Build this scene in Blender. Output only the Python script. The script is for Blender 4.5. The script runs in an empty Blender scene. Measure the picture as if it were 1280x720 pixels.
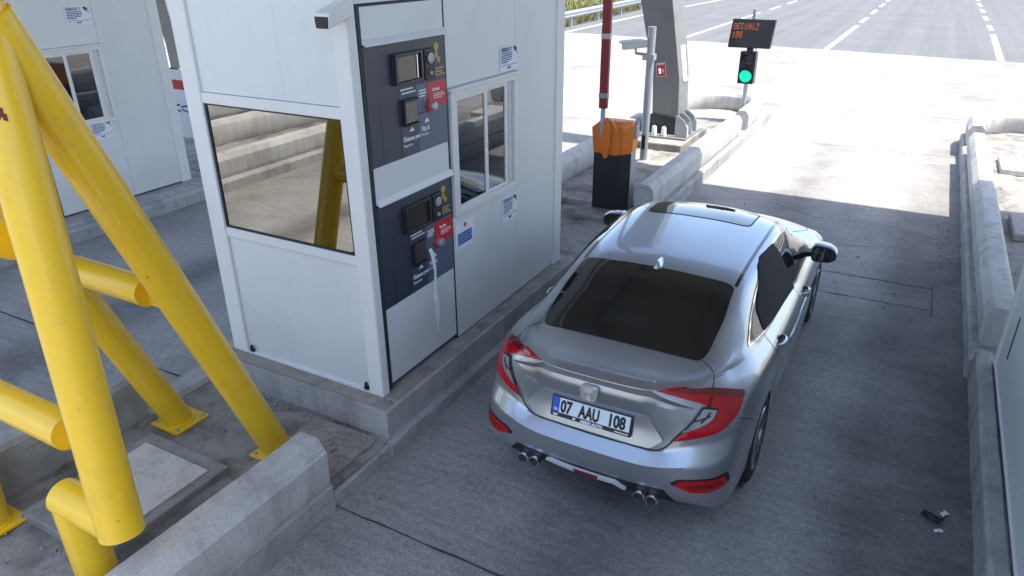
import bpy, bmesh, math, random
import numpy as np
from mathutils import Vector, Matrix
from mathutils.bvhtree import BVHTree
from mathutils.geometry import delaunay_2d_cdt
R = math.radians
S = bpy.context.scene
COL = S.collection
random.seed(4)

# ------------------------------------------------------------------ materials
def new_mat(name):
    m = bpy.data.materials.new(name); m.use_nodes = True
    nt = m.node_tree
    return m, nt, nt.nodes['Principled BSDF']

def N(nt, t, **kw):
    n = nt.nodes.new(t)
    for k, v in kw.items():
        if k in n.inputs.keys(): n.inputs[k].default_value = v
        else: setattr(n, k, v)
    return n

def noise(nt, vec, scale, detail=6, rough=.6, dist=0):
    n = nt.nodes.new('ShaderNodeTexNoise')
    n.inputs['Scale'].default_value = scale; n.inputs['Detail'].default_value = detail
    n.inputs['Roughness'].default_value = rough; n.inputs['Distortion'].default_value = dist
    nt.links.new(vec, n.inputs['Vector'])
    return n.outputs['Fac']

def coords(nt, scale=(1, 1, 1), kind='Object'):
    tc = nt.nodes.new('ShaderNodeTexCoord'); mp = nt.nodes.new('ShaderNodeMapping')
    mp.inputs['Scale'].default_value = scale
    nt.links.new(tc.outputs[kind], mp.inputs['Vector'])
    return mp.outputs['Vector']

def ramp(nt, fac, stops):
    r = nt.nodes.new('ShaderNodeValToRGB')
    el = r.color_ramp.elements
    while len(el) < len(stops): el.new(.5)
    for e, (p, c) in zip(el, stops):
        e.position = p
        e.color = (c[0], c[1], c[2], 1) if not isinstance(c, (int, float)) else (c, c, c, 1)
    nt.links.new(fac, r.inputs['Fac'])
    return r.outputs['Color']

def mix(nt, a, b, fac, mode='MIX'):
    m = nt.nodes.new('ShaderNodeMix'); m.data_type = 'RGBA'; m.blend_type = mode
    for s, v, isf in ((m.inputs[6], a, 0), (m.inputs[7], b, 0), (m.inputs[0], fac, 1)):
        if isinstance(v, bpy.types.NodeSocket): nt.links.new(v, s)
        elif isinstance(v, (int, float)): s.default_value = v if isf else (v, v, v, 1)
        else: s.default_value = (v[0], v[1], v[2], 1)
    return m.outputs[2]

def bump(nt, bsdf, h, strength=.3, dist=.01):
    b = nt.nodes.new('ShaderNodeBump'); b.inputs['Strength'].default_value = strength
    b.inputs['Distance'].default_value = dist
    nt.links.new(h, b.inputs['Height']); nt.links.new(b.outputs['Normal'], bsdf.inputs['Normal'])

def concrete(name, base, dark=.6, scale=1.0, bumpy=.35, tint=(1, .985, .95), rough=.85, pits=True):
    m, nt, b = new_mat(name)
    v = coords(nt)
    c1 = [base * t for t in tint]; c0 = [base * dark * t for t in tint]
    big = noise(nt, v, 1.3 * scale, 8, .65, .4)
    col = ramp(nt, big, [(.32, c0), (.55, c1), (.8, [min(1, x * 1.14) for x in c1])])
    fine = noise(nt, v, 60 * scale, 4, .7)
    f2 = ramp(nt, fine, [(.3, .72), (.6, 1.08)])
    col = mix(nt, col, f2, .75, 'MULTIPLY')
    st = noise(nt, coords(nt, (2.2, 2.2, .25)), 3 * scale, 5, .6)       # run-off streaks down the faces
    col = mix(nt, col, ramp(nt, st, [(.36, .66), (.52, 1.0)]), .55, 'MULTIPLY')
    c_sc = noise(nt, coords(nt, (.9, .9, 16)), 1.6 * scale, 5, .65)
    col = mix(nt, col, (.10, .10, .10), ramp(nt, c_sc, [(.60, 0), (.74, .5)]))
    if pits:
        vo = nt.nodes.new('ShaderNodeTexVoronoi'); vo.inputs['Scale'].default_value = 17 * scale
        nt.links.new(v, vo.inputs['Vector'])
        pit = ramp(nt, vo.outputs['Distance'], [(.05, .22), (.10, 1)])
        col = mix(nt, col, pit, .5, 'MULTIPLY')
    nt.links.new(col, b.inputs['Base Color']); b.inputs['Roughness'].default_value = rough
    b.inputs['Specular IOR Level'].default_value = .3
    bump(nt, b, noise(nt, v, 35 * scale, 8, .75), bumpy, .012)
    return m

def paint(name, col, rough=.4, metallic=0, coat=0, dirt=.12, spec=.5, scale=2.0, splash=False, scuff=False):
    m, nt, b = new_mat(name)
    v = coords(nt)
    n1 = noise(nt, v, scale, 7, .6)
    st = noise(nt, coords(nt, (6, 6, .5)), 2.0, 5, .6)
    c = mix(nt, col, [x * .62 for x in col], ramp(nt, n1, [(.5, 0.0), (.85, dirt * 2)]))
    c = mix(nt, c, [x * .7 for x in col], ramp(nt, st, [(.60, 0.0), (.9, dirt * (.5 if splash else 1.6))]))
    if splash:                                              # splashed mud and run-off, with an edge of its own
        sp = nt.nodes.new('ShaderNodeSeparateXYZ'); nt.links.new(v, sp.inputs[0])
        ad = nt.nodes.new('ShaderNodeMath'); ad.operation = 'MULTIPLY_ADD'; ad.inputs[1].default_value = -.55; nt.links.new(noise(nt, v, 5, 7, .7), ad.inputs[0]); nt.links.new(sp.outputs[2], ad.inputs[2])
        c = mix(nt, c, (.36, .335, .30), ramp(nt, ad.outputs[0], [(0.0, .20), (.30, .0)]))
        c = mix(nt, c, [x * .74 for x in col], ramp(nt, noise(nt, coords(nt, (5, 5, .6)), 2.0, 6, .7), [(.56, 0), (.85, .4)]))
        c = mix(nt, c, (.30, .27, .23), ramp(nt, noise(nt, v, 48, 2, .5), [(.72, 0), (.80, .5)]))
    if scuff:
        c = mix(nt, c, (.20, .10, .03), ramp(nt, noise(nt, v, 22, 3, .5), [(.725, 0), (.765, .8)]))
        c = mix(nt, c, (.62, .45, .10), ramp(nt, noise(nt, coords(nt, (3, 3, 14)), 3.0, 6, .7), [(.58, 0), (.70, .65)]))
        c = mix(nt, c, (.42, .30, .06), ramp(nt, noise(nt, v, 2.6, 9, .78), [(.52, 0), (.76, .6)]))
    nt.links.new(c, b.inputs['Base Color'])
    rr = nt.nodes.new('ShaderNodeMapRange'); rr.inputs[3].default_value = rough * .85; rr.inputs[4].default_value = min(1, rough * 1.2)
    nt.links.new(n1, rr.inputs[0]); nt.links.new(rr.outputs[0], b.inputs['Roughness'])
    b.inputs['Metallic'].default_value = metallic
    b.inputs['Coat Weight'].default_value = coat; b.inputs['Coat Roughness'].default_value = .06
    b.inputs['Specular IOR Level'].default_value = spec
    bump(nt, b, noise(nt, v, 9, 3), .02, .004)
    return m

def flat(name, col, rough=.5, metallic=0, coat=0):
    m, nt, b = new_mat(name)
    v = coords(nt)
    c = mix(nt, col, [x * .85 for x in col], noise(nt, v, 25, 3))
    nt.links.new(c, b.inputs['Base Color']); b.inputs['Roughness'].default_value = rough
    b.inputs['Metallic'].default_value = metallic; b.inputs['Coat Weight'].default_value = coat
    return m

def emit(name, col, s):
    m, nt, b = new_mat(name)
    b.inputs['Base Color'].default_value = (*[c * .4 for c in col], 1); b.inputs['Roughness'].default_value = .3
    vo = nt.nodes.new('ShaderNodeTexVoronoi'); vo.inputs['Scale'].default_value = 70; vo.inputs['Randomness'].default_value = .25; nt.links.new(coords(nt), vo.inputs['Vector'])
    ec = ramp(nt, vo.outputs['Distance'], [(.25, col), (.75, [c * .55 for c in col])])
    nt.links.new(ec, b.inputs['Emission Color']); b.inputs['Emission Strength'].default_value = s
    return m

def mirror_glass(name, col, rough=.02, metal=.0, ior=1.5, coat=0):
    m, nt, b = new_mat(name)
    b.inputs['Base Color'].default_value = (*col, 1); b.inputs['Roughness'].default_value = rough
    b.inputs['Metallic'].default_value = metal; b.inputs['IOR'].default_value = ior
    b.inputs['Coat Weight'].default_value = coat
    v = coords(nt)
    bump(nt, b, noise(nt, v, 1.2, 2), .03, .01)
    return m

M = {}
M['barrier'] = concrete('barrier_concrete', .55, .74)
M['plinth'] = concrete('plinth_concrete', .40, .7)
M['slab'] = concrete('slab_concrete', .30, .7)
M['cover'] = concrete('cover_concrete', .62, .8, tint=(1, .95, .87))
M['island'] = concrete('island_concrete', .33, .36, 1.6, .9, tint=(1, .95, .88))
M['dust'] = concrete('dusty_concrete', .36, .6, 2.0, .4, tint=(1, .90, .80), pits=False)
M['white'] = paint('booth_white', (.69, .70, .70), .36, dirt=.13, splash=True)
M['frame'] = paint('frame_white', (.74, .73, .71), .35, dirt=.14)
M['yellow'] = paint('yellow_enamel', (.82, .505, .014), .33, coat=.25, dirt=.10, scale=1.2, scuff=True)
M['steel'] = paint('grey_steel', (.34, .36, .38), .45, dirt=.30)
M['tower'] = paint('tower_paint', (.19, .19, .188), .45, dirt=.5, scale=1.6)
M['galv'] = paint('galvanised', (.40, .42, .44), .4, .5, dirt=.2)
M['orange'] = paint('orange_plastic', (.78, .20, .02), .42, dirt=.1)
M['redfilm'] = flat('boom_red', (.30, .015, .022), .45)
M['band'] = flat('boom_band', (.6, .6, .6), .5)
M['black'] = flat('black_metal', (.018, .02, .024), .35)
M['blackplastic'] = flat('black_plastic', (.012, .012, .014), .5)
M['rubber'] = flat('rubber', (.018, .018, .019), .85)
M['gasket'] = flat('dark_gasket', (.02, .028, .035), .6)
M['panel_dark'] = flat('panel_slate', (.040, .046, .070), .42)
M['panel_navy'] = flat('panel_navy', (.050, .062, .105), .42)
M['panel_blue'] = flat('panel_bluegrey', (.115, .135, .205), .42)
M['panel_red'] = flat('panel_red', (.60, .018, .022), .4)
M['lettering'] = flat('white_lettering', (.8, .8, .82), .5)
M['gold'] = flat('gold_lettering', (.50, .34, .07), .5)
M['paper'] = flat('paper_white', (.82, .84, .88), .7)
M['ink'] = flat('blue_ink', (.03, .05, .22), .7)
M['inkblue'] = flat('blue_block', (.03, .13, .45), .7)
M['inkdark'] = flat('dark_ink', (.03, .03, .05), .7)
M['canopy'] = paint('canopy_soffit', (.44, .41, .37), .7, dirt=.2)
M['signred'] = flat('sign_red', (.55, .03, .03), .5)
M['lens_off'] = flat('dark_lens', (.02, .02, .022), .25)
M['green'] = emit('green_lamp', (.0, .74, .36), .60)
M['led'] = emit('led_amber', (1.0, .22, .03), .24)
M['boothglass'] = mirror_glass('mirror_film_glass', (.285, .278, .258), .015, 1.0)
M['sideglass'] = mirror_glass('tinted_glass', (.012, .014, .015), .02, 0, 1.9, .5)
M['screen'] = mirror_glass('screen_glass', (.06, .05, .045), .12, 0, 1.6)
M['chrome'] = mirror_glass('chrome', (.75, .75, .76), .08, 1.0)

# ------------------------------------------------------------------ mesh builder
class MB:
    def __init__(self): self.v = []; self.f = []
    def add(self, vs, fs):
        o = len(self.v); self.v += [tuple(p) for p in vs]; self.f += [tuple(i + o for i in f) for f in fs]
        return self
    def box(self, x0, x1, y0, y1, z0, z1):
        vs = [(x, y, z) for z in (z0, z1) for y in (y0, y1) for x in (x0, x1)]
        return self.add(vs, [(0, 2, 3, 1), (4, 5, 7, 6), (0, 1, 5, 4), (2, 6, 7, 3), (0, 4, 6, 2), (1, 3, 7, 5)])
    def obox(self, c, ax, ay, az):                      # oriented box: centre and three half-axes
        c, ax, ay, az = map(Vector, (c, ax, ay, az))
        vs = [c + ax * i + ay * j + az * k for k in (-1, 1) for j in (-1, 1) for i in (-1, 1)]
        return self.add(vs, [(0, 2, 3, 1), (4, 5, 7, 6), (0, 1, 5, 4), (2, 6, 7, 3), (0, 4, 6, 2), (1, 3, 7, 5)])
    def prism(self, rings, cap=True):                   # list of equally long closed rings
        n = len(rings[0]); vs = [p for r in rings for p in r]; fs = []
        for i in range(len(rings) - 1):
            for j in range(n):
                k = (j + 1) % n
                fs.append((i * n + j, i * n + k, (i + 1) * n + k, (i + 1) * n + j))
        if cap:
            fs.append(tuple(range(n))[::-1]); fs.append(tuple((len(rings) - 1) * n + j for j in range(n)))
        return self.add(vs, fs)
    def tube(self, pts, r, n=24, cap=True):
        pts = [Vector(p) for p in pts]; rings = []
        rs = r if isinstance(r, (list, tuple)) else [r] * len(pts)
        up = Vector((0, 0, 1)); ref = None
        for i, p in enumerate(pts):
            t = (pts[min(i + 1, len(pts) - 1)] - pts[max(i - 1, 0)]).normalized()
            if ref is None:
                ref = up if abs(t.z) < .9 else Vector((1, 0, 0))
            a = (ref - t * ref.dot(t)).normalized(); b = t.cross(a); ref = a
            k = 1.0
            if 0 < i < len(pts) - 1:
                d = (pts[i] - pts[i - 1]).normalized().dot((pts[i + 1] - pts[i]).normalized())
                k = 1 / max(.5, math.sqrt((1 + d) / 2))
            rings.append([p + (a * math.cos(w) + b * math.sin(w)) * rs[i] * (1 if k == 1 else 1.0) for w in
                          [2 * math.pi * j / n for j in range(n)]])
        return self.prism(rings, cap)
    def cyl(self, p0, p1, r, n=24): return self.tube([p0, p1], r, n)
    def lathe(self, prof, c=(0, 0, 0), axis=(0, 0, 1), n=32, cap=True):   # prof: (radius, height), closed outline not needed
        c = Vector(c); a = Vector(axis).normalized()
        e = a.orthogonal().normalized(); g = a.cross(e)
        rings = [[c + a * h + (e * math.cos(w) + g * math.sin(w)) * max(r, 1e-4) for w in
                  [2 * math.pi * j / n for j in range(n)]] for r, h in prof]
        return self.prism(rings, cap)
    def build(self, name, mat, parent=None, loc=None, bevel=0, seg=2, smooth=None, angle=35):
        me = bpy.data.meshes.new(name)
        vs = self.v
        if loc is not None: vs = [(a - loc[0], b - loc[1], c - loc[2]) for a, b, c in vs]
        me.from_pydata(vs, [], self.f); me.validate()
        bm = bmesh.new(); bm.from_mesh(me); bmesh.ops.recalc_face_normals(bm, faces=bm.faces); bm.to_mesh(me); bm.free()
        o = bpy.data.objects.new(name, me); COL.objects.link(o)
        if mat is not None: me.materials.append(mat if not isinstance(mat, str) else M[mat])
        if loc is not None: o.location = loc
        if parent is not None: o.parent = parent
        if bevel:
            md = o.modifiers.new('bevel', 'BEVEL'); md.width = bevel; md.segments = seg; md.limit_method = 'ANGLE'
            md.angle_limit = R(30); md.harden_normals = False
        if smooth:
            for p in me.polygons: p.use_smooth = True
            me.set_sharp_from_angle(angle=R(angle))
        return o

def tag(o, label=None, cat=None, group=None, kind=None):
    if label: o['label'] = label
    if cat: o['category'] = cat
    if group: o['group'] = group
    if kind: o['kind'] = kind
    return o

def thing(name, loc, label, cat, group=None, rz=0):
    o = bpy.data.objects.new(name, None); COL.objects.link(o); o.location = loc; o.rotation_euler.z = rz
    o.empty_display_size = .1
    return tag(o, label, cat, group)

def text_mesh(name, s, size, mat, parent, origin, xdir, ydir, depth=.0012, align='LEFT', xscale=1.0, bold=0):
    cu = bpy.data.curves.new(name, 'FONT'); cu.body = s; cu.size = size; cu.align_x = align; cu.align_y = 'BOTTOM_BASELINE'
    cu.extrude = depth; cu.offset = bold; cu.resolution_u = 3
    o = bpy.data.objects.new(name, cu); COL.objects.link(o)
    dg = bpy.context.evaluated_depsgraph_get(); me = bpy.data.meshes.new_from_object(o.evaluated_get(dg))
    bpy.data.objects.remove(o); bpy.data.curves.remove(cu)
    x = Vector(xdir).normalized(); y = Vector(ydir).normalized(); z = x.cross(y)
    mt = Matrix.Translation(Vector(origin)) @ Matrix(((x.x * xscale, y.x, z.x, 0), (x.y * xscale, y.y, z.y, 0), (x.z * xscale, y.z, z.z, 0), (0, 0, 0, 1)))
    me.transform(mt); me.materials.clear(); me.materials.append(M[mat]); me.name = name
    t = bpy.data.objects.new(name, me); COL.objects.link(t); t.parent = parent
    return t

def copy_tree(o, parent=None):
    c = o.copy(); COL.objects.link(c)
    if parent is not None: c.parent = parent
    for ch in list(o.children): copy_tree(ch, c)
    return c


def rounded_poly(poly, r=.03, n=4):
    out = []; m = len(poly)
    for i in range(m):
        p = Vector(poly[i]); a = Vector(poly[i - 1]); b = Vector(poly[(i + 1) % m]); da, db = a - p, b - p
        rr = min(r, da.length * .45, db.length * .45); s_ = p + da.normalized() * rr; e_ = p + db.normalized() * rr
        for k in range(n + 1):
            t_ = k / n; out.append(tuple(s_ * (1 - t_)**2 + p * 2 * t_ * (1 - t_) + e_ * t_**2))
    return out
# ------------------------------------------------------------------ setting: ground, road, islands
def ground_mat():
    m, nt, b = new_mat('dry_grass_ground')
    v = coords(nt)
    n1 = noise(nt, v, .35, 8, .7); n2 = noise(nt, v, 9, 6, .8)
    c = ramp(nt, n1, [(.3, (.10, .11, .03)), (.5, (.17, .155, .06)), (.7, (.20, .17, .08))])
    c = mix(nt, c, ramp(nt, n2, [(.3, .45), (.7, 1.15)]), .8, 'MULTIPLY')
    nt.links.new(c, b.inputs['Base Color']); b.inputs['Roughness'].default_value = .95
    bump(nt, b, n2, .8, .05)
    return m

def apron_mat():
    m, nt, b = new_mat('apron_concrete')
    v = coords(nt)
    sep = nt.nodes.new('ShaderNodeSeparateXYZ'); nt.links.new(v, sep.inputs[0])
    big = noise(nt, v, .8, 9, .62, .5)
    col = ramp(nt, big, [(.28, (.265, .257, .248)), (.5, (.365, .354, .340)), (.75, (.43, .415, .395))])
    agg = noise(nt, v, 85, 3, .8)
    col = mix(nt, col, ramp(nt, agg, [(.34, .36), (.5, .95), (.66, 1.25)]), .8, 'MULTIPLY')
    agg2 = noise(nt, v, 22, 7, .8)
    col = mix(nt, col, ramp(nt, agg2, [(.36, .45), (.6, 1.15)]), .5, 'MULTIPLY')
    blot = noise(nt, v, 4.5, 6, .7, .6)
    col = mix(nt, col, ramp(nt, blot, [(.36, .74), (.55, 1.03)]), .35, 'MULTIPLY')
    broom = noise(nt, coords(nt, (1.3, 24, 1)), 1.0, 6, .7, .5)           # tined texture across the lane
    col = mix(nt, col, ramp(nt, broom, [(.38, .70), (.58, 1.06)]), .42, 'MULTIPLY')
    # rubber and oil worn into every lane (lanes repeat every 5.65 m)
    lane = nt.nodes.new('ShaderNodeMath'); lane.operation = 'PINGPONG'
    off = nt.nodes.new('ShaderNodeMath'); off.operation = 'ADD'; off.inputs[1].default_value = 1.02 + 2.825 + 56.5
    wob = nt.nodes.new('ShaderNodeMath'); wob.operation = 'MULTIPLY_ADD'; wob.inputs[1].default_value = .55
    nt.links.new(noise(nt, v, .35, 3), wob.inputs[0]); nt.links.new(sep.outputs[0], wob.inputs[2])
    nt.links.new(wob.outputs[0], off.inputs[0]); nt.links.new(off.outputs[0], lane.inputs[0]); lane.inputs[1].default_value = 2.825
    band = nt.nodes.new('ShaderNodeMapRange'); band.inputs[1].default_value = 2.15; band.inputs[2].default_value = 2.85
    band.inputs[3].default_value = 0; band.inputs[4].default_value = 1; band.interpolation_type = 'SMOOTHSTEP'
    nt.links.new(lane.outputs[0], band.inputs[0])
    nb = nt.nodes.new('ShaderNodeMath'); nb.operation = 'MULTIPLY'
    nt.links.new(band.outputs[0], nb.inputs[0]); nt.links.new(ramp(nt, noise(nt, v, 1.6, 6, .7), [(.25, .25), (.7, 1)]), nb.inputs[1])
    by = nt.nodes.new('ShaderNodeMapRange'); by.inputs[1].default_value = 10; by.inputs[2].default_value = 16; by.inputs[3].default_value = 1; by.inputs[4].default_value = .4; nt.links.new(sep.outputs[1], by.inputs[0])
    nb2 = nt.nodes.new('ShaderNodeMath'); nb2.operation = 'MULTIPLY'; nt.links.new(nb.outputs[0], nb2.inputs[0]); nt.links.new(by.outputs[0], nb2.inputs[1])
    col = mix(nt, col, (.36, .345, .36), nb2.outputs[0], 'MULTIPLY')
    # grime along the kerbs
    edge = nt.nodes.new('ShaderNodeMapRange'); edge.inputs[1].default_value = .78; edge.inputs[2].default_value = 1.75
    edge.inputs[3].default_value = 1; edge.inputs[4].default_value = 0; edge.interpolation_type = 'SMOOTHSTEP'
    nt.links.new(lane.outputs[0], edge.inputs[0])
    ne = nt.nodes.new('ShaderNodeMath'); ne.operation = 'MULTIPLY'
    nt.links.new(edge.outputs[0], ne.inputs[0]); nt.links.new(ramp(nt, noise(nt, v, 1.1, 6, .7), [(.3, .1), (.7, .7)]), ne.inputs[1])
    col = mix(nt, col, (.60, .56, .53), ne.outputs[0], 'MULTIPLY')
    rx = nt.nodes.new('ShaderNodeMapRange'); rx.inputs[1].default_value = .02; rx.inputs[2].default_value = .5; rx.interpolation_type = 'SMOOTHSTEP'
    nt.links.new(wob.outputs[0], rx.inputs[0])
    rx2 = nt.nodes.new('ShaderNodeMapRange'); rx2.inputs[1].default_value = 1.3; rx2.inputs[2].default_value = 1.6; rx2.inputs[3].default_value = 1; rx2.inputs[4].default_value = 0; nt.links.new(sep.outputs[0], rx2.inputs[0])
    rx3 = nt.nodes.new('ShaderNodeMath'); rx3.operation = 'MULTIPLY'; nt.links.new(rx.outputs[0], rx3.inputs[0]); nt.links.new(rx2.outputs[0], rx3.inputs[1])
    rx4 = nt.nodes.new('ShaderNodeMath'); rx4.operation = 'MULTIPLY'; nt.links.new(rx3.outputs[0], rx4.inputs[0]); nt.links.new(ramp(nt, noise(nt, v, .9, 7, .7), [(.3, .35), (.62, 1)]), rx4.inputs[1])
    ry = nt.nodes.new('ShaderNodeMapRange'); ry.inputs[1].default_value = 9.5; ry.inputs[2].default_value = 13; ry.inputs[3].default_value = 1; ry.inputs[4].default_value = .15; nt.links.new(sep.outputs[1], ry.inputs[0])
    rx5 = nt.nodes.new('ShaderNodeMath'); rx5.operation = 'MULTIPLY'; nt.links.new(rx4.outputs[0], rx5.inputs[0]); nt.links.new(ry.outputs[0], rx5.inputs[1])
    col = mix(nt, col, (.46, .45, .45), rx5.outputs[0], 'MULTIPLY')                 # darker band towards the right-hand kerb, fading further along the lane
    spots = nt.nodes.new('ShaderNodeTexVoronoi'); spots.inputs['Scale'].default_value = 1.1; nt.links.new(v, spots.inputs['Vector'])
    col = mix(nt, col, ramp(nt, spots.outputs['Distance'], [(.012, .4), (.03, 1)]), .6, 'MULTIPLY')
    nt.links.new(col, b.inputs['Base Color'])
    b.inputs['Roughness'].default_value = .78; b.inputs['Specular IOR Level'].default_value = .35
    h = mix(nt, agg2, broom, .25)
    bump(nt, b, h, .45, .012)
    return m

def asphalt_mat():
    m, nt, b = new_mat('asphalt')
    v = coords(nt)
    col = ramp(nt, noise(nt, v, .4, 8, .6), [(.3, (.112, .112, .114)), (.7, (.138, .137, .136))])
    col = mix(nt, col, ramp(nt, noise(nt, coords(nt, (1.6, .02, 1)), 1.0, 3), [(.4, .82), (.6, 1.05)]), .7, 'MULTIPLY')
    col = mix(nt, col, ramp(nt, noise(nt, v, 70, 3, .8), [(.3, .6), (.7, 1.2)]), .6, 'MULTIPLY')
    nt.links.new(col, b.inputs['Base Color']); b.inputs['Roughness'].default_value = .85
    bump(nt, b, noise(nt, v, 60, 4), .4, .01)
    return m

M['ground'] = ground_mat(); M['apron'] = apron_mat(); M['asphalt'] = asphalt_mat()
M['roadpaint'] = paint('road_paint', (.78, .78, .76), .7, dirt=.25)
M['joint'] = flat('joint_sealant', (.055, .055, .06), .9)
M['joint_pale'] = flat('joint_mortar', (.24, .235, .225), .9)
M['hill'] = M['ground']

def sheet(name, pts, z, mat, kind='structure'):
    mb = MB(); mb.add([(x, y, z) for x, y in pts], [tuple(range(len(pts)))])
    return tag(mb.build(name, mat), kind=kind)

def seam(x): return 29.75 - .165 * x
sheet('terrain', [(-700, -300), (700, -300), (700, 900), (-700, 900)], -.06, 'ground')
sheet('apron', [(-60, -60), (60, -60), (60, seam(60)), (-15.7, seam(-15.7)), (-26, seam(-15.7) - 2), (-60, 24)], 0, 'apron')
sheet('road', [(-16.3, 29), (60, 15), (60, 700), (-17.5, 700), (-17.0, 46)], -.008, 'asphalt')
def stripe(mb, x0, y0, x1, y1, w=.16):
    mb.add([(x0 - w / 2, y0, -.002), (x0 + w / 2, y0, -.002), (x1 + w / 2, y1, -.002), (x1 - w / 2, y1, -.002)], [(0, 1, 2, 3)])
mb = MB()
stripe(mb, -15.1, 32.35, -15.2, 43); stripe(mb, -15.2, 43, -14.7, 60); stripe(mb, -14.7, 60, -14.7, 400)
stripe(mb, -9.42, 31.5, -9.4, 47.5)
stripe(mb, -3.45, 30.5, -3.4, 41.2, .2); stripe(mb, 2.1, 29.6, 2.22, 39.0, .2)
for k in range(40):
    stripe(mb, -9.35, 50.3 + 6.1 * k, -9.35, 53.6 + 6.1 * k)
    stripe(mb, -3.42, 42.9 + 6.15 * k, -3.42, 46.2 + 6.15 * k, .2)
    stripe(mb, 2.24, 40.9 + 5.8 * k, 2.22, 43.6 + 5.8 * k, .2)
    stripe(mb, 7.9, 35 + 5.8 * k, 7.9, 38 + 5.8 * k, .2)
tag(mb.build('road_marking', 'roadpaint'), kind='structure')
def crack(mb, pts, w=.012, z=.004, jit=.012, step=.12):
    P = []
    for (a, b) in zip(pts, pts[1:]):
        a = Vector((*a, 0)); b = Vector((*b, 0)); n = max(1, int((b - a).length / step))
        P += [a.lerp(b, i / n) for i in range(n)]
    P.append(Vector((*pts[-1], 0)))
    L = []; Q = []
    for i, p in enumerate(P):
        t = (P[min(i + 1, len(P) - 1)] - P[max(i - 1, 0)]).normalized(); s = Vector((-t.y, t.x, 0))
        p = p + s * random.uniform(-jit, jit); ww = w * random.uniform(.4, 1.3) / 2
        L.append((p.x + s.x * ww, p.y + s.y * ww, z)); Q.append((p.x - s.x * ww, p.y - s.y * ww, z))
    n = len(P); mb.add(L + Q, [(i, i + 1, n + i + 1, n + i) for i in range(n - 1)])
mb = MB()
crack(mb, [(-2.93, 2.75), (.83, 2.76)], .016, jit=.004)
crack(mb, [(-.75, 8.52), (.53, 8.53)], .014, jit=.004); crack(mb, [(-.75, 7.9), (.55, 7.93)], .016, jit=.004)
crack(mb, [(-.75, 7.9), (-.75, 8.52)], .014, jit=.003); crack(mb, [(.54, 7.75), (.53, 8.62)], .012, jit=.003)
crack(mb, [(-2.6, 11.25), (-2.0, 10.8), (-1.7, 10.9), (-1.0, 10.4), (-.2, 10.55), (.6, 10.2)], .008, jit=.03)
crack(mb, [(-1.9, 9.6), (-.6, 9.45), (.3, 9.75)], .007, jit=.03)
crack(mb, [(-9.2, 3.3), (-5.1, 3.36)], .018, jit=.004); crack(mb, [(-9.2, 1.1), (-7.2, 1.35), (-6.1, 1.05), (-5.4, 1.2)], .02, jit=.03)
crack(mb, [(-9.2, 9.3), (-5.3, 9.3)], .018, jit=.004)
tag(mb.build('pavement_joint', 'joint'), kind='structure')
mb = MB()
crack(mb, [(-3.4, 30.3), (-3.3, 24), (-3.15, 18)], .10, jit=.01, step=.4); crack(mb, [(2.15, 29.2), (2.2, 24), (2.25, 19)], .06, jit=.01, step=.4)
for yy in (14.9, 18.6, 22.4, 26.1): crack(mb, [(-20, yy + .1), (12, yy)], .03, jit=.004, step=.4)
tag(mb.build('pavement_joint', 'joint_pale'), kind='structure')

def rough_top(mb, x0, x1, y0, y1, z, skirt, nx, ny, amp=.012):     # slightly uneven slab with sides
    vs = []
    for j in range(ny + 1):
        for i in range(nx + 1):
            e = i in (0, nx) or j in (0, ny)
            vs.append((x0 + (x1 - x0) * i / nx + (random.gauss(0, .004) if e else 0), y0 + (y1 - y0) * j / ny, z + random.gauss(0, amp) * (.4 if e else 1)))
    fs = [(j * (nx + 1) + i, j * (nx + 1) + i + 1, (j + 1) * (nx + 1) + i + 1, (j + 1) * (nx + 1) + i) for j in range(ny) for i in range(nx)]
    n = len(vs)
    ring = [i for i in range(nx + 1)] + [(j) * (nx + 1) + nx for j in range(1, ny + 1)] + [ny * (nx + 1) + i for i in range(nx - 1, -1, -1)] + [j * (nx + 1) for j in range(ny - 1, 0, -1)]
    vs += [(vs[r][0], vs[r][1], skirt) for r in ring]
    L = len(ring)
    fs += [(ring[k], n + k, n + (k + 1) % L, ring[(k + 1) % L]) for k in range(L)]
    mb.add(vs, fs)

PITCHL = -6.64
mb = MB()
rough_top(mb, -4.86, -2.96, -9, 3.44, .115, -.02, 26, 120, .010)
rough_top(mb, -4.86, -2.98, 6.70, 9.05, .13, -.02, 24, 28, .012)
rough_top(mb, -4.60, -3.0, 9.05, 16.6, .20, -.02, 18, 70, .005)
rough_top(mb, 1.0, 2.7, 6.45, 16.6, .18, -.02, 22, 100, .008)
rough_top(mb, -11.6, -9.55, -9, 16.6, .14, -.02, 22, 150, .006)
tag(mb.build('island_floor', 'island', smooth=True, angle=60), kind='structure')

def run(mb, x0, x1, y0, y1, z0, z1, step=.25, jit=.003, ch=.02):     # kerb stone run along the lane, with worn edges
    n = max(2, int((y1 - y0) / step)); rings = []
    for i in range(n + 1):
        y = y0 + (y1 - y0) * i / n; j = lambda: random.gauss(0, jit)
        rings.append([(x0 + j(), y, z0), (x0 + j(), y, z1 - ch + j()), (x0 + ch + j(), y, z1 + j()), (x1 - ch + j(), y, z1 + j()), (x1 + j(), y, z1 - ch + j()), (x1, y, z0)])
    mb.prism(rings)
mb = MB()
run(mb, -3.22, -2.90, -9, 2.72, -.02, .235, ch=.03, jit=.006)
run(mb, -3.02, -2.925, 2.722, 3.36, -.02, .10, ch=.02, jit=.006)
run(mb, -3.05, -2.915, 3.362, 6.76, -.02, .115, ch=.02, jit=.006)
run(mb, -3.06, -2.90, 6.762, 8.7, -.02, .14, ch=.03, jit=.006)
run(mb, -3.22, -2.80, 8.702, 17.2, -.02, .20, ch=.03, jit=.006)
run(mb, -5.08, -4.83, -9, 2.74, -.02, .48, ch=.03, jit=.003)
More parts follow.
